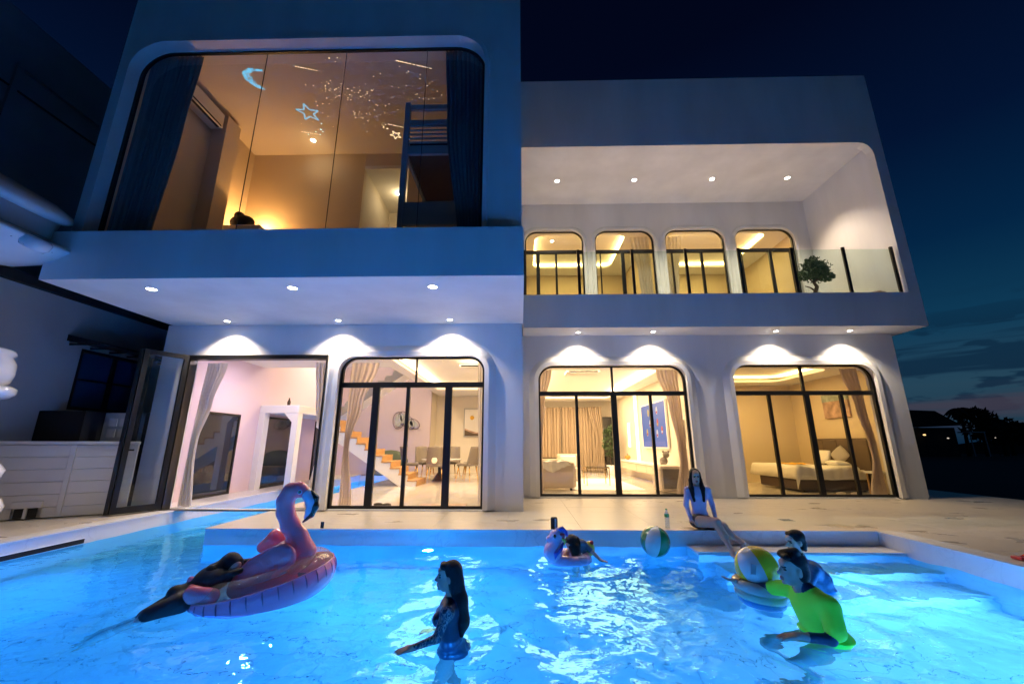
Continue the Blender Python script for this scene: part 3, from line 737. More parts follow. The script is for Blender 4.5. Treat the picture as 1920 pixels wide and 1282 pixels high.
curtain('curtain', None, [(8.5, 3.95, 4.6), (7.0, 4.15, 4.62), (5.05, 4.35, 4.62)], 13.36, 5, .03, 'sheer', 'grey curtain in the second balcony window from the left')
curtain('curtain', None, [(8.5, 5.08, 5.75), (7.0, 5.08, 5.55), (5.05, 5.08, 5.3)], 13.36, 5, .03, 'sheer', 'grey curtain in the third balcony window from the left')
wa = thing('framed_picture', 'framed picture on the side wall of the left balcony room', 'picture', (4.7, 15, 6.5)); obj('frame', B().box(4.70, 4.765, 14.2, 15.6, 5.9, 7.0), 'darkfab', wa); obj('print', B().box(4.69, 4.70, 14.26, 15.54, 5.96, 6.94), 'throw', wa)
# ------------------------------------------------------------------ living room furniture
curtain('curtain', None, [(3.1, .15, 1.95), (.03, .15, 1.93)], 20.6, 12, .05, 'beigecurt', 'beige full height curtain, left of the pair behind the sofa', 'beige curtains on the back wall of the living room')
curtain('curtain', None, [(3.1, 2.0, 3.9), (.03, 2.0, 3.9)], 20.6, 13, .05, 'beigecurt', 'beige full height curtain, right of the pair behind the glass table', 'beige curtains on the back wall of the living room')
curtain('curtain', None, [(3.1, 3.3, 3.95), (1.5, 3.62, 3.98), (.03, 3.35, 3.98)], 20.35, 6, .05, 'beigecurt', 'brown tied back curtain at the right end of the back wall')
curtain('curtain', None, [(3.32, .5, .86), (2.3, .5, .64), (1.2, .5, .56), (.05, .5, .58)], 11.3, 4, .03, 'blush', 'narrow pale curtain at the left edge of the living room window')
curtain('curtain', None, [(3.32, 3.78, 4.37), (2.3, 4.06, 4.38), (1.25, 4.2, 4.4), (.9, 4.22, 4.4), (.05, 4.05, 4.45)], 11.35, 6, .035, 'blush', 'pale curtain tied back at the right edge of the living room window')
dw = thing('far_window', 'dark window between the brown curtain and the media wall', 'window', (4.3, 20.9, 1.4)); obj('pane', B().box(3.98, 4.6, 20.93, 20.96, .1, 2.6), 'darkglass', dw); obj('frame', B().box(3.95, 3.98, 20.9, 20.98, .1, 2.6).box(4.6, 4.63, 20.9, 20.98, .1, 2.6).box(3.95, 4.63, 20.9, 20.98, 2.6, 2.64), 'black', dw)
tv = thing('television', 'large wall screen showing coloured round figures on blue', 'screen', (4.66, 14.7, 1.9))
obj('bezel', B().box(4.63, 4.70, 13.35, 16.02, 1.17, 2.74, bev=.008), 'white', tv)
obj('display', B().box(4.62, 4.628, 13.40, 15.97, 1.22, 2.69), 'screen', tv)
M['cy'] = emitmat('screen_yellow', (.8, .6, .1), .7, (.05, .04, .01)); M['crd'] = emitmat('screen_red', (.7, .06, .05), .7, (.05, .01, .01)); M['cwh'] = emitmat('screen_white', (.8, .8, .8), .7, (.05, .05, .05)); M['cpl'] = emitmat('screen_pale', (.1, .2, .6), .8, (.02, .02, .05))
for k, (yy, zz, up, dn) in enumerate([(15.1, 2.4, 'cy', 'cy'), (14.15, 2.42, 'cwh', 'crd'), (14.95, 2.02, 'cwh', 'crd'), (14.15, 2.02, 'crd', 'cy'), (15.35, 1.72, 'cy', 'crd'), (14.8, 1.72, 'cy', 'cwh'), (14.25, 1.66, 'cwh', 'crd'), (13.75, 1.76, 'crd', 'cwh')]):
    T = Matrix.Translation((4.617, yy, zz)) @ Matrix.Rotation(-math.pi / 2, 4, 'Y')
    obj('figure', B().lathe([(0, .004), (.10, .004), (.105, 0)], M4=T @ Matrix.Diagonal((1.25, .8, 1, 1)), n=20), up, tv)
    obj('figure', B().box(4.608, 4.612, yy - .06, yy + .06, zz - .09, zz - .02), dn, tv)
obj('figure', B().box(4.612, 4.616, 13.5, 15.8, 1.42, 1.435).box(4.612, 4.616, 13.5, 15.8, 1.24, 1.40), 'cpl', tv)
con = thing('media_console', 'long cream console floating below the large blue screen', 'console', (4.5, 15, .5)); obj('top', B().box(4.25, 4.72, 12.3, 18.4, .62, .68, bev=.01), 'white', con)
for k in range(5): obj('drawer', B().box(4.28, 4.71, 12.35 + k * 1.2, 13.52 + k * 1.2, .34, .61, bev=.01), 'sofa', con)
M['panel'] = emitmat('lit_panel', (1, .80, .50), 4.5)
for (a, b_, z0_, z1_, lab) in [(16.7, 17.1, .7, 3.3, 'tall lit wall strip beyond the blue screen'), (12.15, 12.5, 1.42, 2.0, 'lit wall niche right of the blue screen'), (18.0, 18.35, 1.2, 2.2, 'lit wall niche at the far end of the media wall')]:
    t = thing('lit_niche', lab, 'wall light', (4.7, a, z0_)); obj('panel', B().box(4.68, 4.71, a, b_, z0_, z1_), 'panel', t); obj('frame', B().box(4.66, 4.715, a - .04, a, z0_, z1_).box(4.66, 4.715, b_, b_ + .04, z0_, z1_), 'white', t)
so = thing('sofa', 'cream sofa seen from behind in the living room window', 'sofa', (1.0, 12.7, 0))
obj('back', B().box(.52, 1.55, 12.4, 12.62, .08, .80, bev=.05), 'sofa', so); obj('seat', B().box(.52, 1.55, 12.62, 13.5, .10, .45, bev=.05), 'sofa', so)
obj('armrest', B().box(1.38, 1.6, 12.45, 13.5, .1, .66, bev=.05), 'sofa', so)
for k in range(2): obj('leg', B().box(.6 + .8 * k, .66 + .8 * k, 12.45, 12.5, .02, .10), 'black', so)
obj('cushion', B().box(.6, 1.3, 12.65, 12.85, .45, .88, bev=.07), 'sofa', so)
def draped(x0, x1, y0, y1, ztop, drop):
    b = B()
    def fn(u, v):
        x = x0 + (x1 - x0) * u; s = v * (y1 - y0 + drop) - drop
        zz = ztop + .012 * math.sin(u * 14 + v * 5) + .01 * math.sin(u * 31)
        if s < 0: return (x + .03 * math.sin(s * 14), y0 - .02 - .015 * math.sin(u * 22), zz + s * (.7 + .3 * math.sin(u * 5)))
        return (x, y0 + s, zz)
    b.grid(fn, 24, 20); return b
obj('throw', draped(.62, 1.42, 12.38, 12.68, .83, .30), 'throw', label='white throw draped over the back of the cream sofa', cat='throw')
s2 = thing('armchair', 'cream low armchair behind the sofa near the far curtains', 'armchair', (1.7, 15.6, 0))
obj('back', B().box(1.35, 2.15, 16.0, 16.2, .1, .95, bev=.05), 'sofa', s2); obj('seat', B().box(1.35, 2.15, 15.3, 16.0, .1, .48, bev=.05), 'sofa', s2); obj('cushion', B().box(1.45, 2.05, 15.85, 16.0, .5, .9, bev=.05), 'white', s2)
ch = thing('low_shelf', 'dark framed shelf at the left behind the cream sofa', 'shelf', (.8, 17, 0)); obj('frame', B().box(.6, 1.5, 17, 17.05, .75, .80).box(.6, .64, 17, 17.05, .02, .8).box(1.46, 1.5, 17, 17.05, .02, .8), 'darkfab', ch); obj('board', B().box(.6, 1.5, 17, 17.4, .7, .74), 'wood', ch)
ct = thing('coffee_table', 'glass topped table with thin gold legs in the living room', 'table', (2.5, 14.0, 0))
for a in (2.1, 2.82):
    for b_ in (13.75, 14.4): obj('leg', B().box(a - .014, a + .014, b_ - .014, b_ + .014, .03, .58), 'gold', ct)
obj('rail', B().box(2.1, 2.82, 13.74, 13.77, .56, .585).box(2.1, 2.82, 14.39, 14.42, .56, .585).box(2.09, 2.12, 13.75, 14.4, .56, .585).box(2.81, 2.84, 13.75, 14.4, .56, .585), 'gold', ct)
obj('top', B().box(2.07, 2.85, 13.72, 14.44, .586, .60), 'railglass', ct)
obj('rug', B().box(1.5, 3.6, 12.45, 16.6, .021, .035), 'throw', label='pale rug under the gold legged table', cat='rug')
ac2 = thing('side_armchair', 'rounded cream armchair with grey side panel at the right of the window', 'armchair', (4.15, 12.0, 0))
obj('shell', B().box(3.78, 4.38, 11.72, 12.5, .06, .74, bev=.09), 'sofa', ac2); obj('side_panel', B().box(3.85, 4.31, 11.70, 11.74, .14, .66, bev=.018), 'greyfab', ac2)
hd = thing('toy_bear', 'dark fluffy toy slumped on the console below the lit niche', 'toy', (4.35, 13.0, .7)); obj('body', B().sphere((4.33, 13.0, .82), .12, sc=(1, 1, 1)).sphere((4.28, 12.9, .72), .09), 'greyfab', hd); obj('head', B().sphere((4.38, 12.9, 1.0), .1).sphere((4.30, 12.9, 1.09), .035).sphere((4.46, 12.9, 1.09), .035), 'greyfab', hd); obj('arm', B().tube([(4.25, 12.95, .82), (4.2, 12.85, .65), (4.17, 12.8, .48)], [.04, .035, .03]), 'greyfab', hd)
pt = thing('potted_plant', 'leafy potted plant before the dark far window of the living room', 'plant', (4.05, 19.2, 0))
obj('pot', B().lathe([(.16, 0), (.22, .38), (.2, .38), (.18, .33), (0, .33)], (4.05, 19.2, .02), 20), 'white', pt)
obj('stem', B().tube([(4.05, 19.2, .3), (4.02, 19.2, .9), (4.08, 19.2, 1.5)], .02), 'bark', pt)
def leaves(c, r, n, sz, m=0, squash=1.0, rg=RNG):
    b = B()
    for _ in range(n):
        d = rg.normal(size=3); d /= np.linalg.norm(d); q = Vector(c) + Vector((d[0] * r[0], d[1] * r[1], d[2] * r[2])) * float(rg.uniform(.35, 1) ** .5)
        u = Vector(rg.normal(size=3)).normalized() * sz; w = Vector(rg.normal(size=3)).normalized().cross(u).normalized() * sz * .38
        b.poly([q - u, q + w, q + u, q - w])
    return b
obj('foliage', leaves((4.05, 19.2, 1.45), (.38, .3, .75), 420, .09), 'leaf', pt)
pk = thing('pumpkin_ornament', 'small orange ornament on the far end of the console', 'ornament', (4.4, 17.6, .69)); obj('body', B().sphere((4.4, 17.6, .79), .12, sc=(1, 1, .8)), mat('orange', (.6, .2, .03), .5), pk); obj('stalk', B().tube([(4.4, 17.6, .88), (4.41, 17.6, .94)], .015), 'bark', pk)
M['acbody'] = mat('ac_white', (.75, .74, .70), .4)
def ac_unit(c, w, h, d, lab, axis='x'):
    t = thing('air_conditioner', lab, 'air conditioner', c); x, y, z = c
    if axis == 'x': bx = lambda a, b_, e, f, g, i: B().box(x + a, x + b_, y + e, y + f, z + g, z + i, bev=.01)
    else: bx = lambda a, b_, e, f, g, i: B().box(x + e, x + f, y + a, y + b_, z + g, z + i, bev=.01)
    obj('housing', bx(-w / 2, w / 2, -d / 2, d / 2, 0, h), 'acbody', t)
    obj('outlet', bx(-w / 2 + .06, w / 2 - .06, -d / 2 - .012 if axis == 'x' else d / 2 - .1, -d / 2 + .1 if axis == 'x' else d / 2 + .012, -.012, .05), 'blackmatte', t)
    obj('flap', bx(-w / 2 + .05, w / 2 - .05, -d / 2 - .02 if axis == 'x' else d / 2 - .02, -d / 2 + .03 if axis == 'x' else d / 2 + .02, -.02, -.006), 'acbody', t)
ac_unit((1.9, 12.6, 3.42), 1.0, .08, .7, 'flat ceiling air conditioner in the living room tray')
ac_unit((-1.35, 12.6, 3.62), 1.1, .08, .5, 'flat ceiling air conditioner over the dining room')
ac_unit((-7.38, 7.6, 8.75), 1.25, .38, .3, 'white wall air conditioner high on the left of the upstairs bedroom', 'y')

# ------------------------------------------------------------------ bedroom
bd = thing('bed', 'double bed with dark base in the right ground floor bedroom', 'bed', (8.7, 13, 0))
obj('base', B().box(7.75, 9.72, 12.15, 14.1, .06, .34, bev=.03), 'headb', bd)
obj('leg', B().box(7.85, 7.91, 12.2, 12.26, .02, .08), 'black', bd); obj('leg', B().box(9.5, 9.56, 12.2, 12.26, .02, .08), 'black', bd)
obj('headboard', B().box(9.72, 9.86, 11.95, 14.35, .1, 1.48, bev=.05), 'headb', bd)
for k in range(4): obj('headboard_panel', B().box(9.69, 9.725, 12.0 + .58 * k, 12.56 + .58 * k, .5, 1.44, bev=.015), 'headb', bd)
obj('mattress', B().box(7.72, 9.68, 12.12, 14.12, .34, .60, bev=.07), 'throw', bd)
def quilt():
    b = B()
    def fn(u, v):
        x = 7.62 + 1.75 * u; s = -.30 + v * 2.6
        y = 12.08 + max(s, 0); z = .66 + .02 * math.sin(u * 9 + v * 4) + .018 * math.sin(v * 13 + u * 7) + .03 * math.exp(-((u - .1) / .15) ** 2)
        if s < 0: z += s * .95; y -= .02 + .018 * math.sin(u * 40)
        if u < .06: z -= (.06 - u) * 5
        return (x, y, z)
    b.grid(fn, 46, 40); return b
q = obj('quilt', quilt(), 'throw', label='rumpled white quilt spread over the dark based bed', cat='quilt'); md = q.modifiers.new('t', 'SOLIDIFY'); md.thickness = .03
def pillow(c, w, h, t, rot, lab, m='throw'):
    b = B()
    for sgn in (-1, 1):
        def fn(u, v): a, e = 2 * u - 1, 2 * v - 1; return (a * w / 2 * (1 - .06 * e * e), e * h / 2 * (1 - .06 * a * a), sgn * t / 2 * max(0, (1 - a ** 4) * (1 - e ** 4)) ** .5)
        b.grid(fn, 14, 12)
    bmesh.ops.remove_doubles(b.b, verts=b.b.verts, dist=1e-4)
    T = Matrix.Translation(c) @ rot; bmesh.ops.transform(b.b, matrix=T, verts=b.b.verts)
    return obj('pillow', b, m, label=lab, cat='pillow')
rx, ry, rzm = (lambda a: Matrix.Rotation(R(a), 4, 'X')), (lambda a: Matrix.Rotation(R(a), 4, 'Y')), (lambda a: Matrix.Rotation(R(a), 4, 'Z'))
pillow((9.2, 12.55, .76), .66, .42, .17, rzm(80) @ rx(8), 'plump white pillow lying at the near side of the bed head')
pillow((9.35, 13.35, .93), .62, .42, .16, ry(-72) @ rzm(90), 'white pillow standing against the headboard on the far side')
pillow((9.45, 12.75, 1.0), .44, .44, .16, rzm(15) @ ry(-75) @ rzm(45), 'square cushion standing on its corner against the brown headboard', 'sheer')
obj('folded_cloth', draped(8.05, 8.75, 13.1, 13.6, .735, .02), 'yellow', label='yellow cloth lying on the white quilt', cat='cloth')
ns = thing('nightstand', 'small wooden nightstand between the bed and the window curtain', 'nightstand', (9.6, 11.6, 0)); obj('top', B().box(9.35, 9.85, 11.5, 11.88, .55, .60), 'white', ns)
for a in (9.38, 9.79):
    for b_ in (11.53, 11.82): obj('leg', B().box(a, a + .03, b_, b_ + .03, .02, .55), 'wood', ns)
M['canvas'] = mat('canvas_pink', (.50, .33, .25), .7, var=.5, vscale=5); M['canvas2'] = mat('canvas_teal', (.36, .42, .36), .7, var=.4, vscale=6)
pic = thing('painting', 'pink and teal landscape painting above the bed', 'painting', (9.85, 13.1, 2.5)); obj('canvas', B().box(9.82, 9.87, 12.55, 13.6, 2.1, 2.62), 'canvas', pic); obj('sky_band', B().box(9.812, 9.87, 12.55, 13.6, 2.62, 2.84), 'canvas2', pic)
cb2 = thing('wall_panel', 'pale square wall unit high on the bedroom back wall', 'air conditioner', (6.6, 15.1, 2.9)); obj('housing', B().box(6.1, 7.5, 14.95, 15.2, 2.82, 3.12, bev=.02), 'acbody', cb2); obj('flap', B().box(6.2, 7.4, 14.94, 14.96, 2.84, 2.90), 'white', cb2)
curtain('curtain', None, [(3.33, 8.78, 9.27), (2.3, 9.02, 9.3), (1.25, 9.2, 9.38), (1.0, 9.22, 9.38), (.05, 9.0, 9.42)], 11.32, 6, .035, 'blush', 'pale curtain tied back at the right edge of the bedroom window')
sp_ = thing('slippers', 'pale slippers lying on the bedroom floor by the window', 'slippers', (8.6, 11.6, .02)); obj('slipper', B().sphere((8.45, 11.62, .05), .1, sc=(1.3, .5, .4)), 'sheer', sp_); obj('slipper', B().sphere((8.8, 11.58, .05), .1, sc=(1.3, .5, .4)), 'sheer', sp_)

# ------------------------------------------------------------------ dining room, stairs
st = thing('staircase', 'white staircase with oak treads climbing left to a landing', 'staircase', (-5, 14, 0))
for i in range(12):
    xr = -3.3 - .29 * i; zt = .19 * (i + 1) + .02
    obj('tread', B().box(xr - .33, xr, 13.55, 14.65, zt - .05, zt, bev=.006), 'wood', st)
    obj('riser', B().box(xr - .02 - .002 * (i % 2), xr - .004, 13.56, 14.64, zt - .19, zt - .051), 'wood', st)
z0_, x0_ = .02, -3.27
pts = [(-3.35, .02), (-3.9, .02), (-6.75, 1.85), (-6.75, 2.25)]
for i in range(11, -1, -1):
    xr = -3.3 - .29 * i; zt = .19 * (i + 1) + .02 - .055
    pts += [(xr - .29, zt), (xr - .03, zt)]
obj('stringer', B().prism(pts, 13.58, 13.66), 'white', st); obj('stringer', B().prism(pts, 14.54, 14.62), 'white', st)
obj('soffit', B().prism([(-3.9, .03), (-3.95, .06), (-6.75, 1.95), (-6.75, 1.86)], 13.66, 14.54), 'white', st)
ld = thing('landing', 'white stair landing over the side channel with rounded front edge', 'landing', (-7.3, 13, 2.3))
obj('slab', B().box(-7.92, -6.72, 12.35, 15.9, 2.22, 2.46, bev=.02), 'white', ld)
obj('pier', B().box(-7.92, -7.75, 12.35, 12.6, 0.02, 2.22), 'white', ld); obj('pier', B().prism([(-6.9, 0.02), (-6.72, .02), (-6.72, 2.22), (-7.15, 2.22), (-6.9, 1.95)], 12.35, 12.6), 'white', ld)
rod = thing('rail_knob', 'two steel glass clamps fixed beside the top tread', 'clamp', (-6.6, 13.5, 2.2)); obj('clamp', B().lathe([(0, .02), (.03, .02), (.035, 0)], M4=Matrix.Translation((-6.55, 13.58, 2.3)) @ rx(90), n=12), 'grey', rod); obj('clamp', B().lathe([(0, .02), (.03, .02), (.035, 0)], M4=Matrix.Translation((-6.55, 13.58, 2.12)) @ rx(90), n=12), 'grey', rod)
st2 = thing('upper_staircase', 'upper flight of white stairs rising right behind the landing', 'staircase', (-5.5, 15.2, 2.4))
for i in range(12):
    xl = -6.7 + .28 * i; zt = 2.46 + .19 * (i + 1)
    obj('tread', B().box(xl, xl + .32, 14.95, 15.85, zt - .06, zt), 'grey', st2)
    obj('riser', B().box(xl, xl + .02, 14.95, 15.85, zt - .19, zt - .06), 'white', st2)
pts = [(-6.7, 2.2), (-6.7, 2.46)] + sum([[(-6.7 + .28 * i, 2.46 + .19 * (i + 1) - .07), (-6.7 + .28 * (i + 1) - .01, 2.46 + .19 * (i + 1) - .07)] for i in range(12)], []) + [(-3.34, 4.5)]
obj('stringer', B().prism(pts, 14.86, 14.94), 'grey', st2); obj('soffit', B().prism([(-6.7, 2.2), (-6.7, 2.3), (-3.34, 4.6), (-3.34, 4.5)], 14.94, 15.85), 'white', st2)
def dining_chair():
    t = thing('dining_chair', 'x', 'chair', (0, 0, 0), 'chairs round the dining table')
    obj('seat', B().box(-.23, .23, -.22, .24, .42, .50, bev=.03), 'greyfab', t)
    b = B()
    b.grid(lambda u, v: ((2 * u - 1) * (.25 - .05 * v), .24 + .10 * v + .05 * (2 * u - 1) ** 2 * -2, .46 + .48 * v), 10, 8); o = obj('backrest', b, 'greyfab', t); md = o.modifiers.new('t', 'SOLIDIFY'); md.thickness = .05
    for a in (-1, 1):
        for c_ in (-1, 1): obj('leg', B().tube([(a * .17, c_ * .17, .43), (a * .23, c_ * .23, .0)], [.018, .011], 8), 'gold', t)
    return t
d0 = dining_chair(); TC = (-2.95, 15.7)
CH = [(-90, 'dining chair with its back to the window, yellow dot on the backrest'), (-25, 'dining chair at the right side of the round table'), (15, 'rear right dining chair partly behind another'), (80, 'dining chair at the far side of the round table'), (135, 'dining chair at the rear left with a yellow cushion'), (195, 'dining chair at the left end of the table')]
for k, (an, lab) in enumerate(CH):
    c = d0 if k == 0 else copy_tree(d0)
    c.location = (TC[0] + 1.12 * math.cos(R(an)), TC[1] + .98 * math.sin(R(an)), .02); c.rotation_euler = (0, 0, R(an - 90)); c.scale = (1.28, 1.28, 1.28); c['label'] = lab
obj('cushion', B().sphere((TC[0], TC[1] - 1.33, .78), .1, sc=(1, .2, 1.1)), emitmat('dot', (1, .6, .05), .4), label='round yellow ornament hanging on the nearest dining chair', cat='ornament')  # slight glow put into the ornament's material, though it is no lamp
dt = thing('dining_table', 'round pale stone dining table on a dark pedestal', 'table', (TC[0], TC[1], 0)); obj('top', B().lathe([(0, .72), (.72, .72), (.75, .745), (.72, .76), (0, .76)], (*TC, .02), 36), 'coping', dt); obj('pedestal', B().lathe([(.35, 0), (.3, .04), (.12, .3), (.14, .6), (.3, .72)], (*TC, .02), 24), 'black', dt)
for k, (dx, dy, h) in enumerate([(-.1, .0, .3), (.25, -.1, .16), (-.3, -.1, .12)]):
    obj('tableware', B().lathe([(0, 0), (.05, 0), (.07, h * .5), (.03, h * .8), (.035, h)], (TC[0] + dx, TC[1] + dy, .78), 14), ['gold', 'white', 'white'][k], label=['gold vase in the middle of the dining table', 'small white bowl on the right of the dining table', 'small white cup on the left of the dining table'][k], cat='tableware')
sofa2 = thing('green_armchair', 'rounded dark green armchair left of the dining table', 'armchair', (-5.4, 17.4, 0)); obj('shell', B().sphere((-5.5, 17.7, .55), .7, 20, sc=(1.1, .6, .75)), mat('green_velvet', (.07, .09, .06), .9), sofa2); obj('seat', B().box(-6.0, -5.0, 17.0, 17.5, .1, .45, bev=.06), 'greyfab', sofa2)
art = thing('wall_sculpture', 'metal wall sculpture of overlapping leaf shapes on the lilac wall', 'wall art', (-5.3, 18.6, 2.3))
for k, (dx, dz, s_) in enumerate([(-.28, .1, .34), (-.05, .18, .30), (.2, 0, .3), (.42, -.05, .26)]):
    T = Matrix.Translation((-5.25 + dx, 18.62, 2.25 + dz)) @ rx(90) @ rzm(20 * k)
    obj('leaf_ring', B().torus(None, s_, .012, 28, 6, M4=T @ Matrix.Diagonal((.75, 1.1, 1, 1))), 'darkfab', art); obj('leaf_panel', B().lathe([(0, .01), (s_ * .8, .01)], M4=T @ Matrix.Diagonal((.6, 1, 1, 1)), n=20), 'grey', art)
pa = thing('painting', 'framed abstract of a sun over sand and dark waves', 'painting', (-1.9, 19.95, 2.5))
obj('frame', B().box(-2.75, -1.35, 19.93, 19.99, 1.65, 3.0), 'grey', pa); obj('canvas', B().box(-2.71, -1.39, 19.91, 19.93, 1.69, 2.96), 'throw', pa)
obj('dune', B().prism([(-2.7, 1.7), (-1.4, 1.7), (-1.4, 2.45), (-1.6, 2.3), (-1.75, 1.98), (-2.1, 1.85), (-2.45, 1.95), (-2.7, 2.05)], 19.900, 19.91), 'canvas', pa); obj('wave', B().prism([(-2.7, 1.7), (-1.5, 1.7), (-1.9, 1.78), (-2.3, 1.82), (-2.7, 1.98)], 19.893, 19.90), 'headb', pa)
obj('sun', B().lathe([(0, .004), (.1, .004), (.1, 0)], M4=Matrix.Translation((-2.35, 19.905, 2.55)) @ rx(90), n=20), 'yellow', pa)
curtain('curtain', None, [(3.13, -3.92, -3.25), (2.2, -3.92, -3.55), (1.3, -3.92, -3.78), (.05, -3.92, -3.62)], 9.2, 5, .03, 'blush', 'pale tied back curtain at the left edge of the dining room window')
curtain('curtain', None, [(3.13, -.98, -.80), (.05, -.92, -.8)], 9.2, 3, .02, 'sheer', 'narrow pale curtain at the right edge of the dining room window')
curtain('curtain', None, [(3.12, -7.25, -6.78), (2.2, -7.28, -6.98), (1.35, -7.3, -7.16), (1.1, -7.3, -7.16), (.03, -7.32, -7.04)], 9.12, 6, .035, 'sheer', 'white curtain tied back beside the folded door leaves')
curtain('curtain', None, [(3.12, -4.72, -4.3), (2.2, -4.62, -4.3), (1.35, -4.42, -4.32), (.03, -4.62, -4.3)], 9.12, 5, .03, 'sheer', 'white curtain hanging at the right side of the open doorway')
sh = thing('sandals', 'dark sandals left on the floor inside the dining room door', 'sandals', (-3.0, 9.3, .02)); obj('sandal', B().sphere((-3.08, 9.3, .05), .08, sc=(1.3, .6, .5)), 'darkfab', sh); obj('sandal', B().sphere((-2.88, 9.26, .05), .08, sc=(1.2, .7, .45)), 'darkfab', sh)
obj('doormat', B().box(-2.2, -1.2, 9.05, 9.6, .021, .035), 'canvas', label='thin beige mat inside the sliding door', cat='mat')
# dark windows in the left wall above the channel
for (a, b_, z1_, lab) in [(10.0, 11.4, 2.05, 'large dark framed window near the curtain, mirroring the hall'), (12.75, 14.2, 2.08, 'dark window under the landing'), (15.9, 17.6, 2.1, 'far dark window beyond the landing')]:
    t = thing('mirror_window', lab, 'window', (-7.9, a, .1)); y0_ = a
    obj('frame', B().box(-7.92, -7.86, a - .06, a, .04, z1_).box(-7.92, -7.86, b_, b_ + .06, .04, z1_).box(-7.92, -7.86, a - .06, b_ + .06, z1_, z1_ + .06).box(-7.92, -7.86, a - .06, b_ + .06, .02, .08), 'black', t)
    obj('pane', B().box(-7.915, -7.88, a, b_, .08, z1_), 'darkglass', t)
# vases and bottle on landing
obj('vase', B().lathe([(0, 0), (.04, 0), (.05, .12), (.02, .2), (.025, .24)], (-7.2, 12.6, 2.46), 14), 'darkfab', label='small dark vase on the landing ledge', cat='vase')

# ------------------------------------------------------------------ upstairs bedroom
curtain('curtain', None, [(9.2, -7.68, -6.63), (7.4, -7.68, -6.72), (4.62, -7.68, -6.88)], 6.70, 11, .028, 'bluecurt', 'dark teal curtain at the left side of the tower window', 'teal curtains of the tower window')
curtain('curtain', None, [(9.2, -1.50, -.66), (7.5, -1.42, -.66), (4.62, -1.12, -.66)], 6.70, 9, .028, 'bluecurt', 'dark teal curtain at the right side of the tower window', 'teal curtains of the tower window')
bk = thing('bunk_bed', 'blue grey bunk bed frame beside the right curtain of the tower', 'bunk bed', (-2, 7.4, 4.6))
M['bunk'] = mat('bunk_paint', (.34, .43, .50), .5)
for x in (-2.35, -1.1):
    for y in (7.15, 8.9): obj('post', B().box(x - .055, x + .055, y - .055, y + .055, 4.6, 8.32, bev=.01), 'bunk', bk)
for y in (7.15, 8.9):
    for k, z in enumerate((8.22, 7.84)): obj('rail', B().box(-2.3, -1.1, y - .035, y + .035, z - .06, z + .05), 'bunk', bk)
    for k in range(5): obj('slat', B().box(-2.3, -1.1, y - .015, y + .015, 7.76 - .1 * k - .018, 7.76 - .1 * k + .012), 'bunk', bk)
    obj('rail', B().box(-2.3, -1.1, y - .03, y + .03, 7.06, 7.26), 'bunk', bk); obj('rail', B().box(-2.3, -1.1, y - .03, y + .03, 5.45, 5.95), 'bunk', bk)
obj('side_rail', B().box(-2.38, -2.32, 7.2, 8.85, 7.08, 7.24), 'bunk', bk); obj('side_rail', B().box(-1.13, -1.07, 7.2, 8.85, 7.08, 7.24), 'bunk', bk)
obj('mattress', B().box(-2.3, -1.12, 7.2, 8.85, 7.22, 7.44, bev=.04), 'darkfab', bk); obj('mattress', B().box(-2.3, -1.12, 7.2, 8.85, 5.6, 5.85, bev=.04), 'sheer', bk); obj('bed_base', B().box(-2.3, -1.12, 7.2, 8.85, 7.1, 7.16), 'headb', bk)
sk_ = thing('soft_toy', 'dark rounded cushion shape on the far left sill of the tower room', 'cushion', (-7.1, 9.2, 6.6)); obj('body', B().sphere((-7.0, 9.1, 6.72), .22, 18, sc=(1.4, .8, .9)).sphere((-7.1, 9.1, 6.9), .12), 'blackmatte', sk_)
obj('cabinet', B().box(-7.5, -6.4, 8.9, 9.4, 4.6, 6.55, bev=.02), 'white', label='tall white cabinet below the wall lamp in the tower bedroom', cat='cabinet')
# projected stars and moon: their light imitated by thin glowing strips on the ceiling
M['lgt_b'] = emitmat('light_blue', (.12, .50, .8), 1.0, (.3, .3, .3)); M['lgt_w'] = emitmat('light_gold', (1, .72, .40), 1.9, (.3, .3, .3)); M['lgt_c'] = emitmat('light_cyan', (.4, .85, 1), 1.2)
CZ_ = 9.296
def stroke(b, pts, w):
    for p, q in zip(pts, pts[1:]):
        d = Vector((q[0] - p[0], q[1] - p[1], 0)); n = Vector((-d.y, d.x, 0)).normalized() * w / 2
        b.poly([(p[0] - n.x, p[1] - n.y, CZ_), (q[0] - n.x, q[1] - n.y, CZ_), (q[0] + n.x, q[1] + n.y, CZ_), (p[0] + n.x, p[1] + n.y, CZ_)])
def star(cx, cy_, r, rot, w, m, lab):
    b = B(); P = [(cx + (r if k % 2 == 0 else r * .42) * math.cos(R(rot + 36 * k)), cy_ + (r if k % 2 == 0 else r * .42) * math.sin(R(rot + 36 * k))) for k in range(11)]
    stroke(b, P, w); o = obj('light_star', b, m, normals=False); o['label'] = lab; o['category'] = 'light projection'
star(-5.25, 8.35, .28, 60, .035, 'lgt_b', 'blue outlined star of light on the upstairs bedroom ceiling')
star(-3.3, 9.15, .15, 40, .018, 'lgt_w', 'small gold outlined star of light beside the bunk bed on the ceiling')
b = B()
mo = [(-5.69, 7.16), (-5.95, 7.10), (-6.16, 7.20), (-6.20, 7.36), (-6.14, 7.50), (-6.0, 7.62), (-5.92, 7.66)]; mi_ = [(-5.69, 7.16), (-5.9, 7.17), (-6.02, 7.26), (-6.03, 7.38), (-6.0, 7.5), (-5.92, 7.66)]
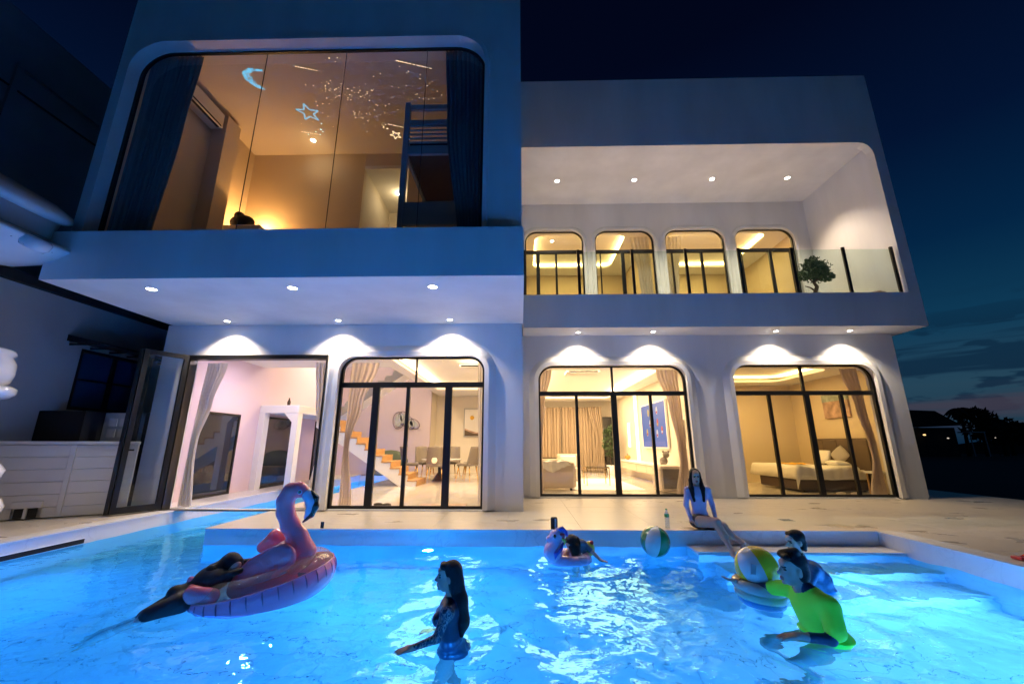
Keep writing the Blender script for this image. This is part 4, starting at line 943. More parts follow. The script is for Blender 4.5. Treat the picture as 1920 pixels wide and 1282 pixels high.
for k in range(420):
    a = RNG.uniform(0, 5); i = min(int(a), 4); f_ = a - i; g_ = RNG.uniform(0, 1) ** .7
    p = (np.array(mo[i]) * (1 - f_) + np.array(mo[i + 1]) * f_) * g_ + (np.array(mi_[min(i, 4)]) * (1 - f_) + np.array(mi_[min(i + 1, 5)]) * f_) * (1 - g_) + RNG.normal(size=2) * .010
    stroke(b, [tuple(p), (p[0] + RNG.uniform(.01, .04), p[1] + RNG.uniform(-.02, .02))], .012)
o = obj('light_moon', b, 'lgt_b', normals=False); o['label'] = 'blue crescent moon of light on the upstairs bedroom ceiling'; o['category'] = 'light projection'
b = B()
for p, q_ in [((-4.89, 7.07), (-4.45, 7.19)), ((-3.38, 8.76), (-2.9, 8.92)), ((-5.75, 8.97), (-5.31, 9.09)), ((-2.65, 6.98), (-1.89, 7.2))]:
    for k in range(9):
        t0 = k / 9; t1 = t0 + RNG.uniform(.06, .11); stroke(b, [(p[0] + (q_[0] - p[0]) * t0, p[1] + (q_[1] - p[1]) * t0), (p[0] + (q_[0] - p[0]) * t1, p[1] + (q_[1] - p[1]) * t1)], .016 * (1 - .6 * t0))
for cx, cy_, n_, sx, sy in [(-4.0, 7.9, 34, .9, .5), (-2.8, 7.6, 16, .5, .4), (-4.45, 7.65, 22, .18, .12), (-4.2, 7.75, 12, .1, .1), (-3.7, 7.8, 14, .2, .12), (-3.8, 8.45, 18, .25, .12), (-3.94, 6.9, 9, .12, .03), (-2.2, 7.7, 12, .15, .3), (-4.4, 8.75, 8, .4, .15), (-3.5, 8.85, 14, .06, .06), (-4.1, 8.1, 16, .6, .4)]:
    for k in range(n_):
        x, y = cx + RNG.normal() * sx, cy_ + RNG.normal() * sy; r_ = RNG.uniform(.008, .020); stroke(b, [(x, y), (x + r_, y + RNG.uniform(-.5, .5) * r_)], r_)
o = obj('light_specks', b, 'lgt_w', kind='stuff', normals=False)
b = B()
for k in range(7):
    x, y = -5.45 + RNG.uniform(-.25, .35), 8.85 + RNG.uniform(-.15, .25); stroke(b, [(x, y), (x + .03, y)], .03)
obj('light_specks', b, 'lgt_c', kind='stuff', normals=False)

# ------------------------------------------------------------------ balcony plant, rocks
bp_ = thing('balcony_bonsai', 'dark bushy bonsai with a crooked trunk on the balcony', 'bonsai tree', (9.1, 11.9, 4.98))
obj('pot', B().lathe([(.2, 0), (.26, .42), (.23, .42), (.2, .38), (0, .38)], (9.0, 11.9, 4.98), 20), 'white', bp_)
obj('trunk', B().tube([(9.0, 11.9, 5.3), (8.98, 11.9, 5.75), (9.08, 11.9, 5.98), (9.0, 11.88, 6.1), (9.14, 11.9, 6.25), (9.16, 11.9, 6.6)], [.07, .06, .055, .05, .045, .02]), 'bark', bp_)
for q_ in [((9.1, 11.9, 6.2), (9.5, 11.9, 6.35)), ((9.02, 11.9, 6.1), (8.75, 11.85, 6.3)), ((9.0, 11.9, 5.85), (8.72, 11.9, 6.0)), ((9.15, 11.9, 6.4), (9.35, 11.8, 6.75))]:
    obj('branch', B().tube([q_[0], ((q_[0][0] + q_[1][0]) / 2, 11.88, (q_[0][2] + q_[1][2]) / 2 + .02), q_[1]], [.03, .02, .01]), 'bark', bp_)
fb = leaves((9.12, 11.9, 6.52), (.38, .32, .30), 1300, .055)
for c_, r_, n_ in [((9.42, 11.9, 6.3), (.24, .2, .15), 340), ((8.75, 11.9, 6.35), (.2, .2, .16), 300), ((9.12, 11.9, 6.86), (.12, .12, .16), 110), ((8.92, 11.8, 6.7), (.2, .2, .16), 220), ((9.1, 11.9, 6.5), (.52, .4, .42), 260)]:
    f2 = leaves(c_, r_, n_, .05); me = bpy.data.meshes.new('tmp'); f2.b.to_mesh(me); f2.b.free(); fb.b.from_mesh(me); bpy.data.meshes.remove(me)
obj('foliage', fb, 'leaf', bp_)
for k, (x, r_, lab) in enumerate([(9.55, .34, 'brown boulder beside the bonsai on the balcony'), (9.0, .28, 'small brown boulder at the foot of the bonsai')]):
    b = B(); b.sphere((x + .2, 10.75, 5.0 + r_ * .35), r_, 20, sc=(1.25, .7, .75))
    for v in b.b.verts: v.co += Vector(RNG.normal(size=3) * .012)
    obj('boulder', b, mat('boulder%d' % k, (.22, .15, .12), .9, bump=.6, bscale=14), label=lab, cat='boulder')

# ------------------------------------------------------------------ left side: boarded wall, neighbour's building
BWL = thing('boarded_wall', 'low white boarded wall at the left end of the terrace', 'wall', (-8.4, 7.8, 0))
p0, p1 = Vector((-10.2, 6.75, 0)), Vector((-7.72, 8.33, 0)); dd = (p1 - p0); Lw = dd.length; Tw = Matrix.Translation(p0) @ Matrix.Rotation(math.atan2(dd.y, dd.x), 4, 'Z')
def wb(name, x0, x1, y0, y1, z0, z1, m, parent, bev=.004):
    b = B().box(x0, x1, y0, y1, z0, z1, bev=bev); bmesh.ops.transform(b.b, matrix=Tw, verts=b.b.verts); return obj(name, b, m, parent)
zs = [0.02, .20, .42, .64, .86, 1.08, 1.30]
for k in range(6):
    for (a, c_) in ((0, 1.98), (2.06, Lw)):
        if k == 0 and a == 0: wb('board', 0, 1.42, 0, .05, zs[0], zs[1] - .006, 'board', BWL); wb('board', 1.80, c_, 0, .05, zs[0], zs[1] - .006, 'board', BWL); continue
        wb('board', a, c_, 0, .05, zs[k], zs[k + 1] - .006, 'board', BWL)
wb('post', 1.982, 2.058, -.012, .05, .02, 1.30, 'board', BWL); wb('cap', 0, Lw + .01, -.03, .12, 1.302, 1.36, 'board', BWL); wb('backing', 0, Lw, .051, .12, .02, 1.30, 'board', BWL)
dv = thing('cat_flap', 'small boxed opening with two dark slots at the foot of the boarded wall', 'vent', tuple(Tw @ Vector((1.6, -.03, 0))))
wb('hood', 1.42, 1.80, -.06, -.004, .20, .31, 'board', dv)
for k in range(2): wb('slot', 1.46 + .17 * k, 1.58 + .17 * k, -.02, -.004, .03, .19, 'blackmatte', dv)
wb('divider', 1.585, 1.625, -.05, -.004, .02, .20, 'board', dv)
# neighbour: near wall with dark roof edge, window with awning
NB = thing('neighbour_house', 'dark blue rendered neighbour house with a thin black roof edge', 'house', (-10, 9, 0))
nwall = B()
nwall.box(-10.25, -10, -4, 8.85, -1.5, 4.42).box(-10.25, -10, 10.6, 22, -1.5, 4.42).box(-10.25, -10, 8.85, 10.6, -1.5, 2.05).box(-10.25, -10, 8.85, 10.6, 3.42, 4.42)
obj('wall', nwall, 'greywall', NB); obj('roof_edge', B().box(-10.4, -9.86, -4, 22, 4.42, 4.62), 'roofdark', NB)
nw = obj('window', B().box(-10.16, -10.02, 8.85, 8.93, 2.05, 3.42).box(-10.16, -10.02, 10.52, 10.6, 2.05, 3.42).box(-10.16, -10.02, 8.93, 10.52, 2.05, 2.12).box(-10.16, -10.02, 8.93, 10.52, 3.35, 3.42).box(-10.15, -10.03, 9.68, 9.76, 2.12, 3.35).box(-10.14, -10.04, 8.93, 10.52, 2.72, 2.76), 'black', NB)
obj('pane', B().box(-10.1, -10.09, 8.93, 10.52, 2.1, 3.38), mat('blue_pane', (.02, .07, .16), .15, spec=.6), nw)
obj('awning', B().prism([(-10, 3.66), (-9.3, 3.50), (-9.3, 3.46), (-10, 3.52)], 8.5, 10.9), 'roofdark', NB)
for k in range(6): obj('awning_strut', B().box(-9.98, -9.34, 8.55 + .45 * k, 8.58 + .45 * k, 3.43, 3.47), 'roofdark', NB)
NT = thing('tall_building', 'tall dark building rising behind the low neighbour house', 'building', (-12.5, 5, 0))
obj('wall', B().box(-16, -12.2, -6, 24, -1.5, 11.6), 'darkwall', NT)
for z in (7.2, 9.6): obj('floor_band', B().box(-12.2, -12.17, -6, 24, z, z + .04), 'roofdark', NT)
nb_ = B()
for yy in (7.7, 10.2): nb_.box(-12.2, -12.12, yy, yy + .12, 5, 10.2)
obj('pilaster', nb_, 'darkwall', NT); obj('lintel', B().box(-12.2, -12.1, 7.7, 10.32, 10.2, 10.3), 'darkwall', NT)
for k, (x0, x1, y0, y1, z1_, m_, lab) in enumerate([(-10.0, -9.0, 8.35, 8.9, 1.98, 'blackmatte', 'black cabinet behind the boarded wall, left one'), (-8.98, -8.3, 8.75, 9.2, 1.96, 'grey', 'grey utility cabinet with square vents between two black ones'), (-8.28, -7.95, 8.95, 9.4, 1.98, 'blackmatte', 'black cabinet behind the boarded wall next to the folded doors')]):
    t = thing('cabinet', lab, 'cabinet', (x0, y0, 0)); obj('body', B().box(x0, x1, y0, y1, 0, z1_, bev=.01), m_, t)
    if k == 1:
        for a in range(2):
            for c_ in range(2): obj('vent', B().box(x0 + .12 + .24 * a, x0 + .30 + .24 * a, y0 - .008, y0, 1.45 + .22 * c_, 1.62 + .22 * c_), 'greywall', t)

# white glossy water slide tower at the left edge
SL = thing('pool_slide', 'glossy white fibreglass slide with bolted bowl sections at the left edge', 'pool slide', (-8.6, 6.3, 0))
cxs = -9.12
obj('base_bulb', B().lathe([(0, 0), (.55, 0), (.84, .05), (1.0, .16), (1.03, .30), (.98, .42), (.88, .5), (.84, .62), (.90, .75), (.93, .88), (.85, 1.0), (.4, 1.1)], (cxs - .16, 6.3, 0), 48), 'gloss', SL)
obj('neck', B().lathe([(.35, 1.0), (.3, 1.9), (.42, 2.08)], (cxs, 6.3, 0), 32), 'gloss', SL)
obj('flange', B().lathe([(.4, 2.05), (.64, 2.06), (.705, 2.12), (.71, 2.2), (.66, 2.24), (.5, 2.25)], (cxs, 6.3, 0), 48), 'gloss', SL)
obj('drum', B().lathe([(.5, 2.24), (.6, 2.30), (.635, 2.45), (.625, 2.62), (.56, 2.74), (.60, 2.78), (.58, 2.84), (.3, 2.86)], (cxs, 6.3, 0), 48), 'gloss', SL)
obj('column', B().lathe([(.2, 2.85), (.2, 4.4)], (cxs - .3, 6.3, 0), 24), 'gloss', SL)
T = Matrix.Translation((-9.66, 6.3, 5.46)) @ ry(30)
obj('bowl', B().lathe([(0, -.95), (.5, -.88), (.85, -.72), (1.15, -.45), (1.35, -.2), (1.44, -.03), (1.46, .01), (1.43, .04), (1.2, .04)], M4=T, n=72), 'gloss', SL)
obj('tab', B().lathe([(0, -.16), (.16, -.15), (.2, -.08), (.2, .03), (.15, .07), (0, .07)], M4=T @ Matrix.Translation((1.44, 0, -.01)), n=28), 'gloss', SL)
obj('seam_band', B().lathe([(1.0, .03), (.93, .2), (.91, .38)], M4=T, n=72), mat('seam_beige', (.42, .36, .33), .5), SL)
obj('lid', B().lathe([(.85, .36), (1.0, .36), (1.06, .44), (1.0, .54), (.7, .62), (0, .66)], M4=T, n=72), 'gloss', SL)
bb = B()
for k in range(14):
    a = 2 * math.pi * k / 14 + .25; bb.sphere(T @ Vector((1.395 * math.cos(a), 1.395 * math.sin(a), -.10)), .014, 8)
bb.sphere(T @ Vector((1.50, -.15, -.12)), .02, 8)
for a in (-.9, -.5, -.1): 
    for z in (2.38, 2.52): bb.sphere((cxs + .63 * math.cos(a), 6.3 + .63 * math.sin(a), z), .014, 8)
obj('bolts', bb, 'grey', SL)
obj('plinth', B().lathe([(0, -.2), (.95, -.2), (.9, .06), (0, .06)], (cxs - .16, 6.3, 0), 40), 'gloss', SL)
SL.scale = (.88, .88, .88); SL.location = (-7.57, 5.54, .158)

# ------------------------------------------------------------------ far shore: trees, house, lamps
fh = thing('far_house', 'low dark house roof on the horizon at the right', 'house', (57, 62, 0))
obj('wall', B().box(52, 61, 60, 68, -.5, 3.6), 'roofdark', fh)
obj('roof', B().prism([(51, 3.5), (61.6, 3.9), (58.3, 5.9), (52, 6.1)], 59.4, 68.6), 'roofdark', fh)
M['farlamp'] = emitmat('far_lamp', (1, .62, .25), 1.6); M['farlamp2'] = emitmat('far_lamp_white', (1, .85, .7), .8)
for k, (x, y, z, s_, m_, lab) in enumerate([(56.0, 59.3, 2.6, .14, 'farlamp', 'yellow lamp glowing below the dark roof'), (59.1, 59.3, 2.15, .10, 'farlamp2', 'small white lamp on the dark shore left of the palm'), (65.5, 59.3, 2.2, .06, 'farlamp2', 'faint lamp on the far shore below the round tree')]):
    t = thing('far_lamp', lab, 'lamp', (x, y, z)); obj('bulb', B().sphere((x, y, z), s_, 10, sc=(1.4, 1, .8)), m_, t); obj('pole', B().box(x - .03, x + .03, y - .03, y + .03, -.4, z - s_), 'roofdark', t)
obj('pergola', B().box(62.3, 64.6, 59.5, 61, 2.9, 3.05).box(62.4, 62.5, 59.5, 59.6, -.4, 2.9).box(64.4, 64.5, 59.5, 59.6, -.4, 2.9), 'grey', label='pale low shelter roof on the far shore', cat='shelter')
pm = thing('palm_tree', 'lone palm silhouette beside the dark house roof', 'palm tree', (64.4, 62, 0))
obj('trunk', B().tube([(64.2, 62, -.5), (64.4, 62, 3), (64.5, 62, 6.3)], [.28, .2, .16]), 'leafdark', pm)
b = B()
for k in range(26):
    a = 2 * math.pi * k / 26 + RNG.uniform(-.1, .1); L = RNG.uniform(1.4, 2.1); up = RNG.uniform(-.1, .9); P = []
    for i in range(8): t_ = i / 7; P.append(Vector((64.5 + math.cos(a) * L * t_, 62 + math.sin(a) * L * t_, 6.3 + up * t_ - 1.5 * t_ * t_)))
    for p, q_ in zip(P, P[1:]):
        for sgn in (-1, 1):
            w_ = Vector((-math.sin(a), math.cos(a), -.5)) * .28 * sgn
            b.poly([p, q_, q_ + w_, p + w_ * .9])
obj('crown', b, 'leafdark', pm)
def far_tree(x, y, h, r, lab, kind='round'):
    t = thing('tree', lab, 'tree', (x, y, 0), 'dark trees along the far shore')
    obj('trunk', B().tube([(x, y, -.5), (x + .1, y, h * .4), (x, y, h * .7)], [.3, .22, .1]), 'leafdark', t)
    b = leaves((x, y, h * .62), (r, r, h * .38), 700, .38)
    for k in range(4):
        f2 = leaves((x + RNG.uniform(-.6, .6) * r, y, h * RNG.uniform(.5, .85)), (r * .5, r * .5, h * .16), 200, .3); me = bpy.data.meshes.new('tmp'); f2.b.to_mesh(me); f2.b.free(); b.b.from_mesh(me); bpy.data.meshes.remove(me)
    obj('crown', b, 'leafdark', t)
for i, (x, y, h, r, lab) in enumerate([(66.8, 62, 6.6, 2.2, 'round dark tree just right of the palm'), (70.5, 63, 5.2, 2.6, 'low spreading tree, second from the palm'), (75, 66, 4.8, 3.0, 'low dark tree, third from the palm'), (80, 66, 4.9, 3.0, 'low dark tree, fourth from the palm'), (85.5, 68, 5.9, 3.2, 'taller dark tree at the right edge of the frame'), (92, 70, 6, 3.5, 'dark tree beyond the right edge'), (60.5, 66, 3.9, 2.0, 'small dark tree between the house and the palm')]):
    far_tree(x, y, h, r, lab)
w_ = B(); rg = np.random.default_rng(5)
xs = np.linspace(-60, 220, 260); zt = 2.3 + 1.1 * np.array([math.sin(x * .13) * .5 + math.sin(x * .37 + 1) * .3 for x in xs]) + rg.uniform(-.25, .25, 260)
for i in range(259):
    w_.poly([(xs[i], 78, -.6), (xs[i + 1], 78, -.6), (xs[i + 1], 79, zt[i + 1]), (xs[i], 79, zt[i])]); w_.poly([(xs[i], 79, zt[i]), (xs[i + 1], 79, zt[i + 1]), (xs[i + 1], 86, -.6), (xs[i], 86, -.6)])
obj('distant_wood', w_, 'leafdark', kind='stuff')

# ------------------------------------------------------------------ smooth bodies: signed distance field + surface nets
def A3(v): return np.asarray(v, float)
def RC(a, b, ra, rb=None, m=0, k=.02, sub=False): return ('rc', A3(a), A3(b), ra, ra if rb is None else rb, m, k, sub)
def EL(c, r, m=0, k=.02, rot=None, sub=False): return ('el', A3(c), A3(r if hasattr(r, '__len__') else (r, r, r)), None if rot is None else np.array(rot.to_3x3()), 0, m, k, sub)
def prim_d(p, P):
    if p[0] == 'rc':
        _, a, b, ra, rb = p[:5]; ab = b - a; L2 = max(float(ab @ ab), 1e-12)
        t = np.clip(((P - a) @ ab) / L2, 0, 1); return np.linalg.norm(P - a - t[..., None] * ab, axis=-1) - (ra + (rb - ra) * t)
    _, c, r, Rm = p[:4]; q = P - c
    if Rm is not None: q = q @ Rm
    k0 = np.linalg.norm(q / r, axis=-1); k1 = np.linalg.norm(q / (r * r), axis=-1) + 1e-9
    return k0 * (k0 - 1) / k1
def prim_box(p):
    if p[0] == 'rc': r = max(p[3], p[4]); return np.minimum(p[1], p[2]) - r, np.maximum(p[1], p[2]) + r
    r = p[2] if p[3] is None else np.full(3, p[2].max()); return p[1] - r, p[1] + r
def sdf_mesh(prims, h):
    lo = np.min([prim_box(p)[0] for p in prims if not p[7]], 0) - 3 * h - .02; hi = np.max([prim_box(p)[1] for p in prims if not p[7]], 0) + 3 * h + .02
    n = np.ceil((hi - lo) / h).astype(int) + 1
    D = np.full(tuple(n), 1.0); ax = [lo[i] + h * np.arange(n[i]) for i in range(3)]
    for p in prims:
        bl, bh = prim_box(p); mg = .06 + 2 * h
        i0 = np.clip(((bl - mg - lo) / h).astype(int), 0, n); i1 = np.clip(((bh + mg - lo) / h).astype(int) + 2, 0, n)
        sl = tuple(slice(i0[i], i1[i]) for i in range(3))
        G = np.stack(np.meshgrid(ax[0][sl[0]], ax[1][sl[1]], ax[2][sl[2]], indexing='ij'), -1)
        d = prim_d(p, G); e = D[sl]; k = p[6]
        if p[7]:
            d = -d; hh = np.clip(.5 - .5 * (e - d) / k, 0, 1); D[sl] = e * (1 - hh) + d * hh + k * hh * (1 - hh)
        else:
            hh = np.clip(.5 + .5 * (e - d) / k, 0, 1); D[sl] = e * (1 - hh) + d * hh - k * hh * (1 - hh)
    sgn = D < 0
    # one vertex per cell crossed by the surface
    c = [D[a:n[0] - 1 + a, b:n[1] - 1 + b, e:n[2] - 1 + e] for a in (0, 1) for b in (0, 1) for e in (0, 1)]
    cs = np.stack(c, -1); neg = (cs < 0); act = neg.any(-1) & ~neg.all(-1)
    idx = -np.ones(act.shape, int); idx[act] = np.arange(act.sum()); cv = cs[act]; I = np.argwhere(act)
    off = np.array([(a, b, e) for a in (0, 1) for b in (0, 1) for e in (0, 1)], float)
    acc = np.zeros((len(I), 3)); cnt = np.zeros(len(I))
    for u in range(8):
        for v in range(u + 1, 8):
            if abs(off[u] - off[v]).sum() != 1: continue
            x, y = cv[:, u], cv[:, v]; mk = (x < 0) != (y < 0); t = np.where(mk, x / np.where(mk, x - y, 1), 0)
            acc += np.where(mk[:, None], off[u] + t[:, None] * (off[v] - off[u]), 0); cnt += mk
    V = lo + h * (I + acc / cnt[:, None])
    Q = []
    for a in range(3):
        s0 = [slice(0, n[i] - (1 if i == a else 0)) for i in range(3)]; s1 = list(s0); s1[a] = slice(1, n[a])
        s0[a] = slice(0, n[a] - 1); ch = sgn[tuple(s0)] != sgn[tuple(s1)]
        E_ = np.argwhere(ch); b, e = (a + 1) % 3, (a + 2) % 3
        ok = (E_[:, b] > 0) & (E_[:, e] > 0) & (E_[:, b] < n[b] - 1) & (E_[:, e] < n[e] - 1); E_ = E_[ok]
        def at(db, de): q = E_.copy(); q[:, b] -= db; q[:, e] -= de; return idx[q[:, 0], q[:, 1], q[:, 2]]
        q = np.stack([at(1, 1), at(0, 1), at(0, 0), at(1, 0)], -1); fl = ~sgn[tuple(E_.T)]; q[fl] = q[fl][:, ::-1]; Q.append(q)
    Q = np.concatenate(Q); Q = Q[(Q >= 0).all(1)]
    cen = V[Q].mean(1); best = np.full(len(cen), 9.0); mi = np.zeros(len(cen), int)
    for p in prims:
        if p[7]: continue
        d = prim_d(p, cen); w = d < best; best[w] = d[w]; mi[w] = p[5]
    return V, Q, mi
def body(name, prims, mats, h=.008, parent=None, label=None, cat=None, smooth=2):
    v, q, mi = sdf_mesh(prims, h)
    off = Vector((0, 0, 0)) if parent is None else parent.location
    me = np_mesh(name, v - np.array(off), q)
    for m in mats: me.materials.append(M[m] if isinstance(m, str) else m)
    if len(me.polygons) == len(mi): me.polygons.foreach_set('material_index', mi.astype(np.int32))
    me.update()
    o = bpy.data.objects.new(name, me); COL.objects.link(o); o.parent = parent
    if label: o['label'] = label
    if cat: o['category'] = cat
    if smooth: md = o.modifiers.new('soft', 'SMOOTH'); md.iterations = smooth; md.factor = .5
    return o
def frame(fwd, up=(0, 0, 1)):
    f = Vector(fwd).normalized(); r = f.cross(Vector(up)).normalized(); u = r.cross(f)
    return Matrix((r, f, u)).transposed()      # columns: right, forward, up
def head(c, fwd, up=(0, 0, 1), s=1.0, skin=0, lips=1, eye=2, hairm=3):
    Fm = frame(fwd, up); R4 = Fm.to_4x4()
    def w(p): return A3(Vector(c) + Fm @ (Vector(p) * s))
    P = [EL(w((0, -.012, .035)), (.073 * s, .092 * s, .083 * s), skin, .02, R4), EL(w((0, .025, -.035)), (.056 * s, .068 * s, .072 * s), skin, .02, R4),
         RC(w((-.028, .035, -.085)), w((.028, .035, -.085)), .026 * s, m=skin, k=.02), EL(w((0, .075, -.092)), (.02 * s, .017 * s, .016 * s), skin, .015, R4),
         EL(w((0, .07, .045)), (.052 * s, .022 * s, .03 * s), skin, .02, R4),
         RC(w((0, .086, .014)), w((0, .110, -.026)), .008 * s, .0115 * s, skin, .008), EL(w((0, .099, -.032)), (.017 * s, .012 * s, .009 * s), skin, .006, R4),
         EL(w((0, .092, -.057)), (.023 * s, .012 * s, .007 * s), lips, .004, R4), EL(w((0, .089, -.070)), (.02 * s, .012 * s, .0075 * s), lips, .004, R4),
         EL(w((.031, .090, .0)), (.017 * s, .013 * s, .010 * s), skin, .012, R4, sub=True), EL(w((-.031, .090, .0)), (.017 * s, .013 * s, .010 * s), skin, .012, R4, sub=True),
         EL(w((.031, .074, .0)), (.013 * s, .008 * s, .0055 * s), eye, .003, R4), EL(w((-.031, .074, .0)), (.013 * s, .008 * s, .0055 * s), eye, .003, R4),
         RC(w((.014, .086, .021)), w((.05, .074, .022)), .0045 * s, m=hairm, k=.004), RC(w((-.014, .086, .021)), w((-.05, .074, .022)), .0045 * s, m=hairm, k=.004),
         EL(w((.074, -.012, -.012)), (.010 * s, .022 * s, .031 * s), skin, .006, R4), EL(w((-.074, -.012, -.012)), (.010 * s, .022 * s, .031 * s), skin, .006, R4)]
    return P, w, R4
def hand(wr, d, n, side=1, s=1.0, m=0, curl=.5):
    """wr wrist, d pointing direction, n palm normal, side +1 thumb to the right of d seen along n"""
    d = Vector(d).normalized(); n = Vector(n); n = (n - d * n.dot(d)).normalized(); r = d.cross(n) * side
    wr = Vector(wr); P = [RC(wr, wr + d * .03 * s, .022 * s, .026 * s, m, .012)]
    pc = wr + d * .055 * s
    for o_ in (-.024, -.008, .008, .024): P.append(RC(pc - d * .02 * s + r * o_ * s, pc + d * .025 * s + r * o_ * s, .0135 * s, .0115 * s, m, .008))
    for o_, L in ((-.028, .056), (-.0095, .070), (.0095, .076), (.028, .066)):
        a = pc + d * .03 * s + r * o_ * s; d2 = (d + n * curl * .5 + r * o_ * 3).normalized(); b = a + d2 * L * .5 * s; d3 = (d + n * curl * 1.3 + r * o_ * 3).normalized()
        P.append(RC(a, b, .0095 * s, .0085 * s, m, .003)); P.append(RC(b, b + d3 * L * .5 * s, .0085 * s, .0065 * s, m, .003))
    a = wr + d * .025 * s + r * .024 * s; b = a + (d * .55 + r * .8 + n * .2).normalized() * .035 * s
    P += [RC(a, b, .013 * s, .011 * s, m, .008), RC(b, b + (d * .9 + r * .35 + n * .3).normalized() * .032 * s, .0105 * s, .008 * s, m, .003)]
    return P
def foot(an, d, s=1.0, m=0):
    d = Vector(d).normalized(); an = Vector(an); up = Vector((0, 0, 1)); hl = an - d * .03 * s - up * .05 * s; ball = an + d * .13 * s - up * .062 * s; r = d.cross(up).normalized()
    P = [RC(an, hl, .036 * s, .033 * s, m, .02), RC(an + d * .02 * s - up * .02 * s, ball, .036 * s, .026 * s, m, .02), RC(ball - r * .025 * s, ball + r * .025 * s, .02 * s, m=m, k=.02)]
    for i, o_ in enumerate((-.034, -.018, -.002, .014, .032)): P.append(RC(ball + r * o_ * s, ball + r * o_ * 1.1 * s + d * (.035 + .012 * (i > 2)) * s - up * .004, .0095 * s, .008 * s, m, .006))
    return P

# --- standing woman in the pool, facing left
def standing_woman():
    x, y = -.60, 3.87
    t = thing('person', 'person with long wet hair standing waist deep in a patterned dark swim top', 'person', (x, y, -1.38))
    # 0 skin 1 lips 2 eye 3 brow 4 top 5 sleeve 6 bottoms
    P, w, R4 = head((-.628, y, .205), (-1, -.12, .02), s=.98)
    P += [RC((-.592, y, .0), (-.607, y, .12), .047, .043, 0, .02),
          RC((-.60, y - .115, -.005), (-.60, y + .115, -.005), .052, m=4, k=.04), EL((-.605, y, -.06), (.098, .155, .12), 4, .04), EL((-.60, y, -.19), (.088, .135, .13), 4, .04),
          EL((-.685, y - .068, -.095), (.055, .062, .055), 4, .03), EL((-.685, y + .068, -.095), (.055, .062, .055), 4, .03), EL((-.585, y, -.31), (.095, .145, .10), 4, .04),
          EL((-.575, y, -.45), (.118, .17, .12), 6, .04), EL((-.52, y - .07, -.49), (.09, .085, .09), 6, .03), EL((-.52, y + .07, -.49), (.09, .085, .09), 6, .03)]
    for s_, kx, fx in ((-1, -.66, -.60), (1, -.60, -.50)):
        hp, kn, an = (-.58, y + .085 * s_, -.5), (kx, y + .1 * s_, -.90), (fx, y + .11 * s_, -1.29)
        P += [RC(hp, kn, .085, .055, 0, .03), RC(kn, (kx + .05, y + .105 * s_, -1.05), .052, .052, 0, .02), RC((kx + .05, y + .105 * s_, -1.05), an, .052, .034, 0, .02)] + foot(an, (-1, .15 * s_, 0))
    # near arm reaching forward over the water
    sh, el, wr = (-.605, y - .165, -.015), (-.668, y - .225, -.170), (-.83, y - .29, -.205)
    P += [EL(sh, (.055, .05, .058), 5, .03), RC(sh, el, .044, .035, 5, .02), RC(el, wr, .034, .022, 5, .012)] + hand(wr, (-1, -.38, -.12), (-.1, .1, -1), side=-1, s=.95, curl=.25)
    sh, el, wr = (-.60, y + .165, -.015), (-.63, y + .25, -.26), (-.78, y + .25, -.38)
    P += [EL(sh, (.055, .05, .058), 5, .03), RC(sh, el, .044, .034, 5, .02), RC(el, wr, .033, .022, 5, .012)] + hand(wr, (-1, 0, -.2), (0, 0, -1), side=1, s=.95)
    body('body', P, ['skin', 'lips', 'eye', 'hair', 'navy', 'lace', 'navy'], .0065, t)
    H = [EL(w((0, -.03, .045)), (.083, .088, .086), 0, .02, R4), EL(w((0, -.06, -.02)), (.078, .062, .09), 0, .03, R4), RC(w((.03, .05, .085)), w((-.03, .05, .085)), .028, m=0, k=.02),
         EL(w((0, .078, -.045)), (.056, .05, .10), 0, .012, R4, sub=True), RC(w((0, -.07, -.06)), (-.53, y, .02), .068, .07, 0, .04), RC((-.53, y, .02), (-.495, y, -.14), .07, .06, 0, .03), RC((-.495, y - .03, -.12), (-.50, y - .02, -.225), .045, .02, 0, .03),
         RC((-.49, y + .04, -.12), (-.49, y + .04, -.2), .04, .015, 0, .03), RC(w((.062, -.035, .02)), w((.06, -.055, -.1)), .022, .03, 0, .02), RC(w((-.062, -.035, .02)), w((-.06, -.055, -.1)), .022, .03, 0, .02)]
    body('hair', H, ['hair'], .007, t, smooth=1)
M['navy'] = mat('navy_lycra', (.010, .022, .050), .35, bump=.15, bscale=60)
def lace():
    m = mat('lace_sleeve', (.02, .03, .05), .5); nt = m.node_tree; b = nt.nodes['Principled BSDF']; t = nt.nodes.new('ShaderNodeTexCoord')
    v = nt.nodes.new('ShaderNodeTexVoronoi'); v.feature = 'DISTANCE_TO_EDGE'; v.inputs['Scale'].default_value = 26; nz = nt.nodes.new('ShaderNodeTexNoise'); nz.inputs['Scale'].default_value = 14
    ad = nt.nodes.new('ShaderNodeMixRGB'); ad.blend_type = 'ADD'; ad.inputs[0].default_value = .12; nt.links.new(t.outputs['Object'], ad.inputs[1]); nt.links.new(nz.outputs['Color'], ad.inputs[2]); nt.links.new(ad.outputs[0], v.inputs['Vector'])
    r = nt.nodes.new('ShaderNodeValToRGB'); r.color_ramp.elements[0].position = .05; r.color_ramp.elements[0].color = (.30, .20, .16, 1); r.color_ramp.elements[1].position = .12; r.color_ramp.elements[1].color = (.015, .025, .05, 1)
    nt.links.new(v.outputs['Distance'], r.inputs[0]); nt.links.new(r.outputs[0], b.inputs['Base Color']); return m
M['lace'] = lace()
standing_woman()

